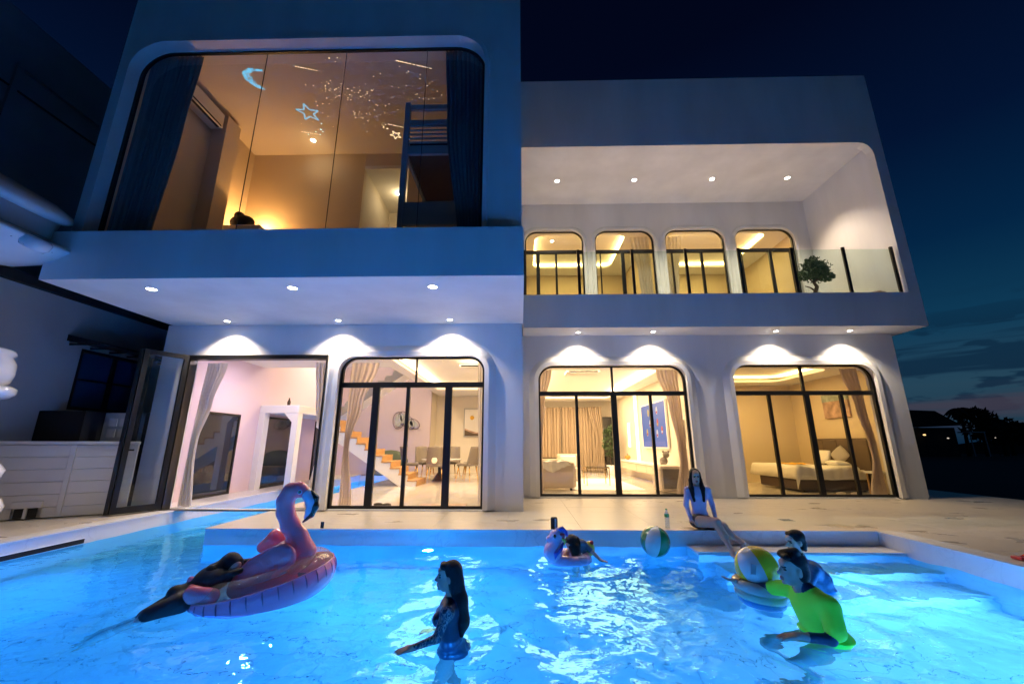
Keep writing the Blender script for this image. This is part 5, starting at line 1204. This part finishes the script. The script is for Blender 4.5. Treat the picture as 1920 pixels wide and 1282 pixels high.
# --- man in the neon shirt, turned left, pushing the bowl float
M['neon'] = mat('neon_shirt', (.34, .88, .03), .7, bump=.6, bscale=9, sss=.15, emit=None)
def man():
    y = 3.92
    t = thing('person', 'person with short black hair in a neon green shirt holding the round float', 'person', (2.45, y, -1.38))
    P, w, R4 = head((2.30, y, .235), (-1, .10, .02), s=1.12)
    SH, DK, SK = 4, 5, 0
    P += [RC((2.38, y, .05), (2.325, y, .15), .06, .056, 0, .02), RC((2.37, y - .045, .105), (2.365, y + .045, .105), .05, m=DK, k=.02),
          RC((2.40, y - .16, .03), (2.40, y + .16, .035), .08, m=SH, k=.05), EL((2.42, y, -.04), (.145, .205, .14), SH, .05, ry(12)), EL((2.46, y, -.15), (.15, .195, .14), SH, .05, ry(8)), EL((2.49, y, -.25), (.16, .205, .10), SH, .04),
          EL((2.49, y, -.255), (.185, .235, .035), SH, .03), EL((2.50, y, -.36), (.145, .19, .10), SH, .03), EL((2.50, y, -.45), (.13, .17, .10), 6, .03)]
    for s_ in (-1, 1):
        hp, kn, an = (2.48, y + .1 * s_, -.46), (2.10, y + .16 * s_, -.62), (2.30, y + .16 * s_, -1.02)
        P += [RC(hp, ((2.48 + 2.1) / 2, y + .13 * s_, -.53), .105, .088, 6, .03), RC(((2.48 + 2.1) / 2, y + .13 * s_, -.53), kn, .082, .062, 0, .02), RC(kn, an, .06, .042, 0, .02), RC(an, (2.34, y + .16 * s_, -1.24), .045, .038, 0, .02)] + foot((2.34, y + .16 * s_, -1.27), (-1, .1 * s_, 0), 1.1)
    sh, sl, el, wr = (2.43, y - .20, .01), (2.40, y - .27, -.13), (2.345, y - .28, -.19), (2.12, y - .26, -.175)
    P += [EL(sh, (.075, .07, .075), SH, .03), RC(sh, sl, .078, .078, SH, .03), RC(sl, el, .048, .044, DK, .01), RC(el, (2.2, y - .27, -.18), .042, .036, DK, .02), RC((2.2, y - .27, -.18), wr, .032, .027, 0, .015)] + hand(wr, (-1, .05, -.02), (0, 0, -1), side=-1, s=1.1, curl=.3)
    sh, sl, el, wr = (2.36, y + .19, .03), (2.27, y + .30, .0), (2.20, y + .37, -.02), (2.07, y + .50, -.01)
    P += [EL(sh, (.075, .07, .07), SH, .03), RC(sh, sl, .07, .062, SH, .03), RC(sl, el, .045, .042, DK, .01), RC(el, wr, .04, .028, DK, .02)] + hand(wr, (-.85, .6, .0), (.3, .3, .9), side=1, s=1.1, curl=.3)
    body('body', P, ['skin', 'lips', 'eye', 'hair', 'neon', 'navy', 'shorts'], .0075, t)
    H = [EL(w((0, -.022, .052)), (.085 * 1.0, .098, .088), 0, .02, R4), EL(w((0, -.055, -.02)), (.080, .068, .095), 0, .03, R4), RC(w((-.045, .058, .098)), w((.045, .058, .098)), .026, m=0, k=.02), RC(w((.03, .05, .11)), w((-.03, -.02, .135)), .03, .035, 0, .02),
         EL(w((0, .09, -.035)), (.072, .062, .105), 0, .012, R4, sub=True), EL(w((.082, -.0, -.02)), (.02, .028, .035), 0, .01, R4, sub=True), EL(w((-.082, -.0, -.02)), (.02, .028, .035), 0, .01, R4, sub=True)]
    for k in range(60):
        a = RNG.uniform(0, 6.28); rr_ = RNG.uniform(.2, 1); b0 = Vector((.06 * rr_ * math.cos(a), -.02 + .075 * rr_ * math.sin(a), .10)); H.append(RC(w(b0), w(b0 + Vector((RNG.uniform(-.02, .02), RNG.uniform(-.01, .03), .042 - .02 * rr_))), .011, .004, 0, .008))
    body('hair', H, ['hair'], .006, t, smooth=1)
M['shorts'] = mat('orange_shorts', (.50, .26, .14), .7)
man()
MAN = [o for o in COL.objects if o.type == 'EMPTY' and 'neon' in o.get('label', '')][0]; MAN.location += Vector((.085, .10, .0))

# --- child in blue behind the man
M['bluetop'] = mat('blue_swim_top', (.05, .22, .42), .55, bump=.1, var=.5, vscale=14); M['collar'] = mat('collar_print', (.35, .30, .38), .6, var=.6, vscale=30)
def girl():
    y = 5.1
    t = thing('person', 'child with dark tied hair in a blue swim top leaning forward behind the neon shirt', 'person', (3.3, y, -1.2))
    P, w, R4 = head((3.095, y, .235), (-1, -.05, -.10), s=.95)
    P += [RC((3.15, y, .03), (3.12, y, .13), .040, .038, 0, .02), RC((3.145, y, .04), (3.135, y, .075), .05, m=5, k=.01), RC((3.18, y - .1, -.02), (3.18, y + .1, -.02), .06, m=4, k=.04),
          EL((3.22, y, -.07), (.10, .145, .12), 4, .04, ry(35)), EL((3.30, y, -.16), (.11, .14, .12), 4, .04, ry(30)), EL((3.34, y, -.28), (.11, .14, .11), 4, .04)]
    for s_ in (-1, 1):
        kn, an = (3.12, y + .11 * s_, -.60), (3.3, y + .12 * s_, -.88)
        P += [RC((3.34, y + .08 * s_, -.34), kn, .08, .05, 0, .03), RC(kn, an, .05, .033, 0, .02)] + foot(an, (-1, 0, 0), .9)
    for s_, el, wr in ((-1, (3.02, y - .24, -.16), (2.84, y - .36, -.08)), (1, (3.05, y + .2, -.18), (2.88, y + .14, -.16))):
        sh = (3.18, y + .14 * s_, -.03); P += [EL(sh, .052, 4, .03), RC(sh, el, .046, .036, 4, .02), RC(el, wr, .034, .022, 4, .02)] + hand(wr, Vector((2.75, 4.65, -.06)) - Vector(wr), (0, .1, -1), side=-1, s=.85, curl=.4)
    body('body', P, ['skinpale', 'lips', 'eye', 'hair', 'bluetop', 'collar'], .0075, t)
    H = [EL(w((0, -.025, .048)), (.08, .094, .08), 0, .02, R4), EL(w((0, -.07, -.03)), (.064, .045, .075), 0, .02, R4), RC(w((0, -.09, -.02)), w((0, -.10, -.10)), .035, .02, 0, .02), RC(w((.03, .05, .09)), w((-.03, .05, .09)), .022, m=0, k=.02),
         EL(w((0, .085, -.02)), (.066, .064, .1), 0, .012, R4, sub=True), EL(w((.08, .0, -.015)), (.02, .026, .032), 0, .008, R4, sub=True), EL(w((-.08, .0, -.015)), (.02, .026, .032), 0, .008, R4, sub=True)]
    body('hair', H, ['hair'], .0075, t, smooth=1)
girl()

# --- woman sitting on the pool edge, legs crossed
M['lavtop'] = mat('lavender_top', (.50, .42, .60), .65, bump=.5, bscale=12); M['darkbottom'] = mat('dark_bottoms', (.02, .010, .016), .6, var=.6, vscale=40)
def seated():
    y = 7.10
    t = thing('person', 'person with long dark hair and lavender top sitting cross legged on the pool edge', 'person', (2.87, y, 0))
    P, w, R4 = head((2.845, y - .02, .795), (-.12, -1, -.12), s=.98)
    P += [RC((2.87, y + .01, .60), (2.855, y, .72), .043, .04, 0, .02), RC((2.75, y, .585), (2.985, y, .585), .052, m=4, k=.04), EL((2.87, y, .50), (.15, .10, .13), 4, .05), EL((2.87, y + .005, .36), (.118, .09, .14), 4, .05), EL((2.87, y + .01, .22), (.13, .10, .10), 4, .04),
          EL((2.81, y - .075, .475), (.052, .045, .05), 4, .03), EL((2.925, y - .075, .475), (.052, .045, .05), 4, .03), EL((2.87, y + .0, .11), (.17, .13, .105), 5, .04)]
    # lower (planted) leg and crossed leg
    hipL, kneeL, anL = (2.79, y - .02, .085), (2.93, 6.78, .10), (2.985, 6.56, -.155)
    hipR, kneeR, anR = (2.95, y - .02, .10), (2.84, 6.74, .09), (3.0, 6.52, -.2)
    P += [RC((2.95, y - .02, .10), (3.10, 6.86, .075), .10, .074, 0, .03), RC((3.10, 6.86, .075), (3.17, 6.79, -.03), .064, .06, 0, .02), RC((3.17, 6.79, -.03), (3.30, 6.68, -.125), .05, .032, 0, .02)] + foot((3.30, 6.67, -.128), (.9, -.12, 0), .95)
    P += [RC((2.79, y - .03, .12), (2.96, 6.74, .15), .10, .072, 0, .03), RC((2.96, 6.74, .15), (3.0, 6.62, -.02), .062, .058, 0, .02), RC((3.0, 6.62, -.02), (3.02, 6.47, -.20), .048, .032, 0, .02)] + foot((3.02, 6.46, -.20), (-.1, -.75, -.35), .92)
    P += [RC((2.79, y - .03, .12), (2.86, 6.96, .13), .104, .094, 5, .01), RC((2.95, y - .02, .10), (3.0, 6.97, .095), .105, .092, 5, .01)]
    for sh, el, wr, dr, sd in (((2.705, y, .585), (2.66, y - .01, .36), (2.70, y - .06, .135), (.35, -.75, -.35), 1), ((3.03, y, .585), (3.07, y - .02, .37), (3.055, y - .13, .175), (-.15, -.9, -.3), -1)):
        P += [EL(sh, .05, 4, .03), RC(sh, el, .048, .040, 4, .02), RC(el, wr, .038, .028, 4, .02)] + hand(wr, dr, (0, -.2, -1), side=sd, s=.92, curl=.6)
    body('body', P, ['skinpale', 'lips', 'eye', 'hair', 'lavtop', 'darkbottom'], .0072, t)
    H = [EL(w((0, -.03, .045)), (.082, .088, .084), 0, .02, R4), EL(w((0, -.06, -.03)), (.082, .06, .09), 0, .03, R4), EL(w((0, .085, -.05)), (.05, .07, .10), 0, .014, R4, sub=True)]
    for s_ in (-1, 1):
        H += [RC(w((.062 * s_, .012, .05)), w((.078 * s_, .0, -.06)), .026, .028, 0, .02), RC(w((.078 * s_, .0, -.06)), w((.088 * s_, .06, -.18)), .030, .038, 0, .02), RC(w((.088 * s_, .06, -.18)), w((.075 * s_, .135, -.36)), .040, .020, 0, .02)]
    body('hair', H, ['hair'], .007, t, smooth=1)
seated()

# --- person in black draped over the flamingo
def flam_person():
    t = thing('person', 'person in a black wetsuit lying face down over the flamingo float with legs trailing', 'person', (-3.2, 4.55, -.2))
    f = Vector((.75, -.35, -.25)).normalized()
    P, w, R4 = head((-3.03, 4.66, .055), f, up=(-.45, -.1, .95), s=1.0)
    P += [RC((-3.16, 4.60, .0), (-3.08, 4.63, .03), .05, .046, 4, .02), RC((-3.19, 4.70, -.04), (-3.13, 4.47, -.04), .062, m=4, k=.04), EL((-3.15, 4.57, -.02), (.16, .17, .115), 4, .05, rzm(45)), RC((-3.18, 4.54, -.04), (-3.27, 4.44, -.11), .11, .095, 4, .05), EL((-3.30, 4.40, -.15), (.12, .145, .10), 4, .04, rzm(45)), EL((-3.29, 4.46, -.10), (.08, .075, .07), 4, .03), EL((-3.36, 4.37, -.10), (.08, .075, .07), 4, .03)]
    for s_, kn, an in ((-1, (-3.41, 4.16, -.22), (-3.74, 3.98, -.62)), (1, (-3.52, 4.26, -.27), (-3.86, 4.12, -.68))):
        hp = (-3.31 + .05 * s_ * -1, 4.36 + .07 * s_, -.17); P += [RC(hp, kn, .098, .078, 4, .03), RC(kn, an, .068, .042, 0, .02)] + foot(an, (-1, -.2, -.9), 1.0)
    sh, el, wr = (-3.08, 4.50, -.02), (-2.98, 4.52, .02), (-2.88, 4.66, .04); P += [RC(sh, el, .046, .036, 4, .02), RC(el, wr, .034, .024, 4, .02)] + hand(wr, (1, .3, -.2), (0, 0, -1), s=.9)
    sh, el, wr = (-3.2, 4.72, -.03), (-3.1, 4.88, .04), (-2.95, 4.93, .06); P += [RC(sh, el, .046, .036, 4, .02), RC(el, wr, .034, .024, 4, .02)] + hand(wr, (1, .0, -.2), (0, 0, -1), side=-1, s=.9)
    body('body', P, ['skinpale', 'lips', 'eye', 'hair', 'wetsuit'], .008, t)
    H = [EL(w((0, -.03, .04)), (.096, .105, .10), 0, .02, R4), EL(w((0, -.06, -.03)), (.09, .07, .10), 0, .03, R4), RC(w((0, -.05, .0)), (-3.15, 4.53, .05), .09, .07, 0, .04), RC((-3.15, 4.55, .04), (-3.22, 4.45, -.0), .055, .02, 0, .03), EL(w((0, .085, -.03)), (.055, .06, .095), 0, .012, R4, sub=True),
         RC(w((.06, .02, .05)), w((.085, .03, -.10)), .03, .025, 0, .02), RC(w((-.06, .02, .05)), w((-.085, .03, -.10)), .03, .025, 0, .02)]
    body('hair', H, ['hair'], .0075, t, smooth=1)
M['wetsuit'] = mat('black_wetsuit', (.009, .009, .011), .55, bump=1.0, bscale=11)
flam_person()

# --- small child leaning over the unicorn ring
M['greyshirt'] = mat('grey_blue_shirt', (.10, .12, .15), .7)
def kid():
    y = 6.17
    t = thing('person', 'small child with black hair bent over the unicorn ring by the pool wall', 'person', (.72, y, -1.0))
    P, w, R4 = head((.68, y - .06, -.02), (-.55, -.75, -.55), up=(-.3, -.4, .8), s=.86)
    P += [RC((.76, y, .0), (.71, y - .03, .0), .034, m=0, k=.02), RC((.72, y + .02, -.03), (.84, y + .0, -.03), .055, m=4, k=.04), EL((.80, y + .05, -.12), (.10, .10, .14), 4, .04), EL((.80, y + .08, -.30), (.11, .10, .12), 4, .04)]
    for s_ in (-1, 1): P += [RC((.8 + .06 * s_, y + .08, -.34), (.82 + .08 * s_, y, -.62), .07, .045, 0, .03), RC((.82 + .08 * s_, y, -.62), (.82 + .08 * s_, y + .06, -.92), .045, .03, 0, .02)]
    P += [RC((.70, y, -.04), (.60, y - .05, -.16), .04, .03, 0, .02), RC((.60, y - .05, -.16), (.68, y - .14, -.225), .028, .02, 0, .02)] + hand((.68, y - .14, -.225), (1, -.3, -.1), (0, 0, -1), s=.65)
    P += [RC((.86, y, -.03), (.95, y - .02, -.11), .038, .03, 4, .02), RC((.95, y - .02, -.11), (1.07, y - .1, -.215), .028, .019, 0, .02)] + hand((1.07, y - .1, -.215), (1, -.3, -.1), (0, 0, -1), s=.65)
    body('body', P, ['skinpale', 'lips', 'eye', 'hair', 'greyshirt'], .007, t)
    H = [EL(w((0, -.02, .04)), (.08, .088, .08), 0, .02, R4), RC((.70, y - .04, .02), (.74, y - .04, -.09), .07, .065, 0, .03), RC((.73, y - .1, -.06), (.755, y - .14, -.21), .055, .025, 0, .03), RC((.68, y - .1, -.02), (.70, y - .15, -.17), .05, .02, 0, .03), RC((.76, y - .02, .03), (.78, y - .02, -.03), .04, .04, 0, .03)]
    body('hair', H, ['hair'], .0065, t, smooth=1)
kid()

# ------------------------------------------------------------------ floats and balls
FL = thing('flamingo_float', 'large pink inflatable flamingo float with a clear top tilted in the pool', 'pool float', (-2.78, 4.9, -.2))
TF = Matrix.Translation((-2.78, 4.9, -.17)) @ Matrix.Rotation(-.20, 4, 'Y') @ Matrix.Rotation(.05, 4, 'X')
def wf(x, y, z): return TF @ Vector((x, y, z))
lowr = B(); n_, k_ = 72, 9
def ring_part(b, a0, a1, nn, kk, puck=0.0, R0=.50, r=.2, sq=1.0):
    b.grid(lambda u, v: TF @ Vector(((R0 + r * (1 + puck * abs(math.sin(u * math.pi * 26)) ** .5 * (v * (1 - v) < .06)) * math.cos(R(a0 + (a1 - a0) * v))) * math.cos(2 * math.pi * u), (R0 + r * math.cos(R(a0 + (a1 - a0) * v))) * math.sin(2 * math.pi * u), r * sq * math.sin(R(a0 + (a1 - a0) * v)))), nn, kk)
    bmesh.ops.remove_doubles(b.b, verts=b.b.verts, dist=1e-4)
ring_part(lowr, -205, 25, 208, 22, .02); M['pinkdeep'] = mat('pink_vinyl_lower', (.95, .22, .36), .25, coat=.5, sss=.05)
obj('lower_ring', lowr, 'pinkdeep', FL)
upr = B(); ring_part(upr, 25, 155, 96, 14); obj('clear_top', upr, 'clearv', FL)
wel = B()
for an in (25, 155):
    rr_ = .50 + .201 * math.cos(R(an)); zz = .201 * math.sin(R(an)); wel.torus(None, rr_, .007, 96, 6, M4=TF @ Matrix.Translation((0, 0, zz)))
obj('weld_seam', wel, 'pink', FL)
M['pleat'] = mat('pleat_dark', (.42, .05, .12), .3, coat=.5)
for k in range(22):
    nip = B()
    a = -2.6 + k * .19; ca, sa = math.cos(a), math.sin(a); e1 = 20
    p = [wf((.5 + .203 * math.cos(R(g_))) * ca, (.5 + .203 * math.cos(R(g_))) * sa, .203 * math.sin(R(g_))) for g_ in (22, 10, -4, -14)]
    nip.tube(p, [.004, .007, .005, .001], 6)
    obj('pleat', nip, 'pleat', FL)
# neck, head, body (joined smooth vinyl)
PK = [EL((-2.50, 4.9, .10), (.165, .15, .17), 0, .05), EL((-2.66, 4.88, .03), (.22, .16, .17), 0, .06, ry(-28)), EL((-2.60, 4.90, .15), (.14, .13, .12), 0, .05),
      RC((-2.43, 4.9, .14), (-2.50, 4.9, .30), .145, .104, 0, .04), RC((-2.50, 4.9, .30), (-2.60, 4.9, .42), .103, .095, 0, .03), RC((-2.60, 4.9, .42), (-2.675, 4.9, .56), .095, .092, 0, .03), RC((-2.675, 4.9, .56), (-2.69, 4.9, .68), .092, .09, 0, .03),
      RC((-2.69, 4.9, .68), (-2.64, 4.9, .785), .09, .088, 0, .03), RC((-2.64, 4.9, .78), (-2.55, 4.9, .80), .086, .084, 0, .03), RC((-2.55, 4.9, .80), (-2.47, 4.9, .765), .076, .06, 0, .03)]
body('neck', PK, ['pink'], .011, FL, smooth=3)
body('beak', [RC((-2.45, 4.9, .75), (-2.395, 4.9, .67), .062, .055, 0, .03), RC((-2.395, 4.9, .67), (-2.405, 4.9, .57), .055, .036, 0, .03), RC((-2.405, 4.9, .57), (-2.445, 4.9, .50), .036, .016, 0, .03)], ['beakw'], .008, FL)
body('beak_ridge', [RC((-2.405, 4.9, .775), (-2.345, 4.9, .71), .022, .032, 0, .02), RC((-2.345, 4.9, .71), (-2.335, 4.9, .62), .032, .032, 0, .02), RC((-2.335, 4.9, .62), (-2.37, 4.9, .53), .032, .026, 0, .02), RC((-2.37, 4.9, .53), (-2.46, 4.9, .455), .026, .012, 0, .02)], ['beak'], .007, FL)
for s_ in (-1, 1):
    obj('eye', B().lathe([(0, .012), (.012, .011), (.018, 0)], M4=Matrix.Translation((-2.50, 4.9 + .078 * s_, .78)) @ rx(-90 * s_) , n=16), 'beak', FL)
    obj('eye_ring', B().torus(None, .021, .005, 18, 6, M4=Matrix.Translation((-2.50, 4.9 + .076 * s_, .78)) @ rx(90)), 'beakw', FL)
# wings: near wing and far wing, tail
def wing(y0, sg, nm='wing'):
    W_ = [EL((-2.62, y0, .10), (.24, .055, .15), 0, .04, ry(-30)), EL((-2.80, y0 - .01 * sg, .0), (.20, .05, .14), 0, .04, ry(-45)), EL((-2.93, y0 - .02 * sg, -.12), (.13, .045, .10), 0, .04, ry(-50)), EL((-2.50, y0 + .02 * sg, .14), (.12, .06, .12), 0, .04)]
    return body(nm, W_, ['pink'], .010, FL, smooth=3)
wing(4.66, 1); 
body('wing', [RC((-3.05, 5.18, .13), (-2.90, 5.2, .22), .06, .10, 0, .05), RC((-2.9, 5.2, .22), (-2.68, 5.15, .18), .10, .10, 0, .05), RC((-2.68, 5.15, .18), (-2.55, 5.1, .05), .1, .1, 0, .05)], ['pink'], .011, FL, smooth=3)
fe = B()
for k, (x0, z0_, x1, z1_) in enumerate([(-2.90, .04, -2.80, -.10), (-2.78, .10, -2.68, -.06), (-2.66, .15, -2.60, -.01), (-2.54, .17, -2.60, .03)]):
    fe.tube([(x0, 4.628 + .006 * k, z0_ - .02), ((x0 + x1) / 2 - .02, 4.622, (z0_ + z1_) / 2 + .01), (x1 - .06, 4.63, z1_)], [.003, .010, .002], 8)
obj('feather_lines', fe, 'pinkpale', FL)
body('tail', [RC((-3.28, 4.45, -.06), (-3.17, 4.33, -.10), .035, .075, 0, .03), RC((-3.17, 4.33, -.10), (-3.0, 4.36, -.12), .075, .07, 0, .03), RC((-3.30, 4.46, -.03), (-3.29, 4.44, .0), .04, .03, 0, .02)], ['pink'], .010, FL, smooth=3)

UF = thing('unicorn_float', 'small pale pink unicorn swim ring with a blue and red mane', 'pool float', (.62, 6.2, -.2))
M['unipink'] = mat('unicorn_vinyl', (.66, .45, .66), .25, coat=.5); M['mblue'] = mat('mane_blue', (.03, .07, .42), .3, coat=.4); M['mred'] = mat('mane_red', (.6, .04, .05), .3, coat=.4); M['myel'] = mat('mane_yellow', (.65, .5, .06), .3, coat=.4); M['mgrn'] = mat('vinyl_green', (.05, .30, .06), .3, coat=.4)
obj('ring', B().torus((.66, 6.19, -.225), .22, .085, 48, 18), 'unipink', UF)
body('head', [EL((.42, 6.02, -.10), (.125, .11, .135), 0, .04), RC((.44, 6.02, -.06), (.46, 6.02, .05), .085, .075, 0, .04), EL((.47, 6.02, .10), (.09, .075, .085), 0, .03), RC((.44, 6.02, .075), (.375, 6.02, .06), .055, .042, 0, .02)], ['unipink'], .008, UF, smooth=3)
obj('ear', B().lathe([(.022, 0), (.018, .03), (0, .06)], M4=Matrix.Translation((.49, 5.98, .165)), n=12), 'unipink', UF)
obj('eye', B().lathe([(0, .01), (.014, .008), (.018, 0)], M4=Matrix.Translation((.445, 5.947, .105)) @ rx(90) @ Matrix.Diagonal((1, 1.5, 1, 1)), n=14), 'beak', UF)
obj('mane', B().tube([(.47, 6.0, .18), (.55, 6.0, .19), (.60, 6.0, .14), (.62, 6.0, .10)], [.02, .04, .03, .006], 10), 'mblue', UF)
obj('mane', B().tube([(.50, 5.98, .13), (.56, 5.97, .12), (.57, 5.97, .06)], [.014, .028, .01], 10), 'mred', UF)
obj('mane', B().tube([(.54, 5.98, .08), (.58, 5.97, .05), (.57, 5.97, .0)], [.012, .024, .008], 10), 'myel', UF)
obj('mane', B().tube([(.56, 5.97, .03), (.52, 5.93, -.04), (.45, 5.905, -.10), (.44, 5.90, -.16)], [.012, .03, .032, .006], 10), 'mblue', UF)
can = thing('drink_can', 'small black can with a pale band standing on the pool edge behind the unicorn ring', 'can', (.52, 7.02, .004)); obj('body', B().lathe([(0, 0), (.05, 0), (.055, .01), (.055, .15), (.045, .17), (0, .17)], (.52, 7.02, .004), 20), 'blackmatte', can); obj('band', B().box(.525, .55, 6.962, 6.968, .01, .16), 'grey', can)

def beach_ball(c, r, cols, lab, axis):
    t = thing('beach_ball', lab, 'beach ball', c); T = Matrix.Translation(c) @ axis
    for k in range(6):
        b = B(); b.grid(lambda u, v: T @ Vector((r * math.sin(math.pi * (.06 + .88 * v)) * math.cos(math.pi / 3 * (k + u)), r * math.sin(math.pi * (.06 + .88 * v)) * math.sin(math.pi / 3 * (k + u)), r * math.cos(math.pi * (.06 + .88 * v)))), 8, 20)
        obj('panel', b, cols[k % len(cols)], t)
    for s_ in (0, 180): obj('cap', B().lathe([(0, r), (r * .1, r * .995), (r * math.sin(.06 * math.pi) + .002, r * math.cos(.06 * math.pi) + .001)], M4=T @ rx(s_), n=24), cols[1], t)
    v = B().lathe([(.012, r - .002), (.012, r + .008), (0, r + .008)], M4=T, n=10); obj('valve', v, 'clearv', t)
    return t
M['bgreen'] = mat('ball_green', (.01, .17, .05), .22, coat=.6); M['bwhite'] = mat('ball_white', (.60, .64, .62), .25, coat=.5); M['byellow'] = mat('ball_yellow', (.72, .55, .02), .22, coat=.6)
beach_ball((1.90, 6.36, -.035), .203, ['bgreen', 'bwhite'], 'green and white beach ball floating near the pool wall', rzm(32) @ rx(8) @ ry(8))
beach_ball((2.35, 4.56, .105), .20, ['byellow', 'bwhite'], 'yellow and white beach ball sitting in the round float', rx(-28) @ ry(-14) @ rzm(15))
obj('patch', B().prism([(-.03, -.045), (.02, -.05), (.035, .03), (-.015, .05)], 0, .003), 'grey', None, label='grey diamond print on the beach ball', cat='print').location = (2.225, 4.385, .14)
RF = thing('round_float', 'round clear inflatable bowl with a blue bottom under the yellow ball', 'pool float', (2.33, 4.56, -.08))
M['clearw'] = mat('milky_vinyl', (.62, .60, .55), .18, trans=.35, coat=.5); M['vblue'] = mat('vinyl_blue', (.06, .30, .60), .2, coat=.6)
obj('upper_ring', B().torus(None, .205, .052, 48, 14, M4=Matrix.Translation((2.36, 4.56, -.05)) @ ry(4)), 'clearw', RF)
obj('middle_ring', B().torus(None, .185, .054, 48, 14, M4=Matrix.Translation((2.36, 4.56, -.12)) @ ry(4)), 'greenpale', RF) if 'greenpale' in M else obj('middle_ring', B().torus(None, .185, .054, 48, 14, M4=Matrix.Translation((2.36, 4.56, -.12)) @ ry(4)), mat('vinyl_sage', (.40, .46, .34), .2, coat=.5), RF)
obj('bottom_ring', B().torus(None, .16, .05, 48, 14, M4=Matrix.Translation((2.36, 4.56, -.18)) @ ry(4)), 'vblue', RF); obj('bottom', B().lathe([(0, 0), (.2, 0)], M4=Matrix.Translation((2.36, 4.56, -.17)), n=32), 'vblue', RF)
tb_ = thing('clear_ball', 'small clear plastic bubble ball floating beside the child', 'ball', (.80, 5.98, -.18)); obj('shell', B().sphere((.80, 5.98, -.18), .07, 24), 'clearv', tb_); obj('stopper', B().sphere((.80, 5.98, -.112), .012, 8), 'bwhite', tb_)
ty = thing('toy_boat', 'small yellow, red and green inflatable toy behind the child', 'toy', (.95, 6.3, -.1)); obj('body', B().sphere((.955, 6.3, -.12), .1, 18, sc=(.75, .6, 1)), 'myel', ty); obj('fin', B().sphere((.90, 6.28, -.16), .07, 14, sc=(.8, .7, .8)), 'mgrn', ty); obj('tip', B().sphere((.985, 6.28, -.04), .03, 10), 'mred', ty)

# things on the terrace
bo = thing('water_bottle', 'clear plastic water bottle with a green label near the seated woman', 'bottle', (2.34, 7.11, .0)); obj('shell', B().lathe([(0, 0), (.034, 0), (.037, .01), (.035, .06), (.037, .12), (.036, .20), (.028, .235), (.014, .262), (.014, .28)], (2.34, 7.11, 0), 20), 'clearv', bo); obj('label', B().lathe([(.0385, .17), (.0385, .215)], (2.34, 7.11, 0), 20), 'mgrn', bo); obj('cap', B().lathe([(.017, .275), (.017, .295), (0, .296)], (2.34, 7.11, 0), 14), 'mgrn', bo)
ph = thing('phone', 'small dark phone standing at the pool edge left of the rounded dining window', 'phone', (-3.19, 6.98, .0)); obj('body', B().box(-3.215, -3.16, 6.975, 6.985, .004, .10, bev=.003), 'blackmatte', ph); obj('screen', B().box(-3.212, -3.163, 6.972, 6.974, .008, .096), 'darkglass', ph)
dr = thing('floor_drain', 'small dark square floor drain in the terrace behind the yellow ball', 'drain', (4.69, 7.87, 0)); obj('grate', B().box(4.60, 4.80, 7.80, 7.98, .001, .006), 'grey', dr)
for k in range(4): obj('bar', B().box(4.62 + .045 * k, 4.64 + .045 * k, 7.82, 7.96, .006, .009), 'blackmatte', dr)
ff = thing('flip_flop', 'red tipped dark flip flop on the terrace at the right edge of the frame', 'flip flop', (5.85, 5.3, 0)); obj('sole', B().box(5.74, 6.02, 5.26, 5.37, .004, .03, bev=.012), 'darkfab', ff); obj('toe', B().box(5.72, 5.80, 5.255, 5.375, .008, .045, bev=.012), 'mred', ff); obj('strap', B().tube([(5.84, 5.26, .03), (5.86, 5.31, .07), (5.84, 5.37, .03)], .01, 8), 'mred', ff)
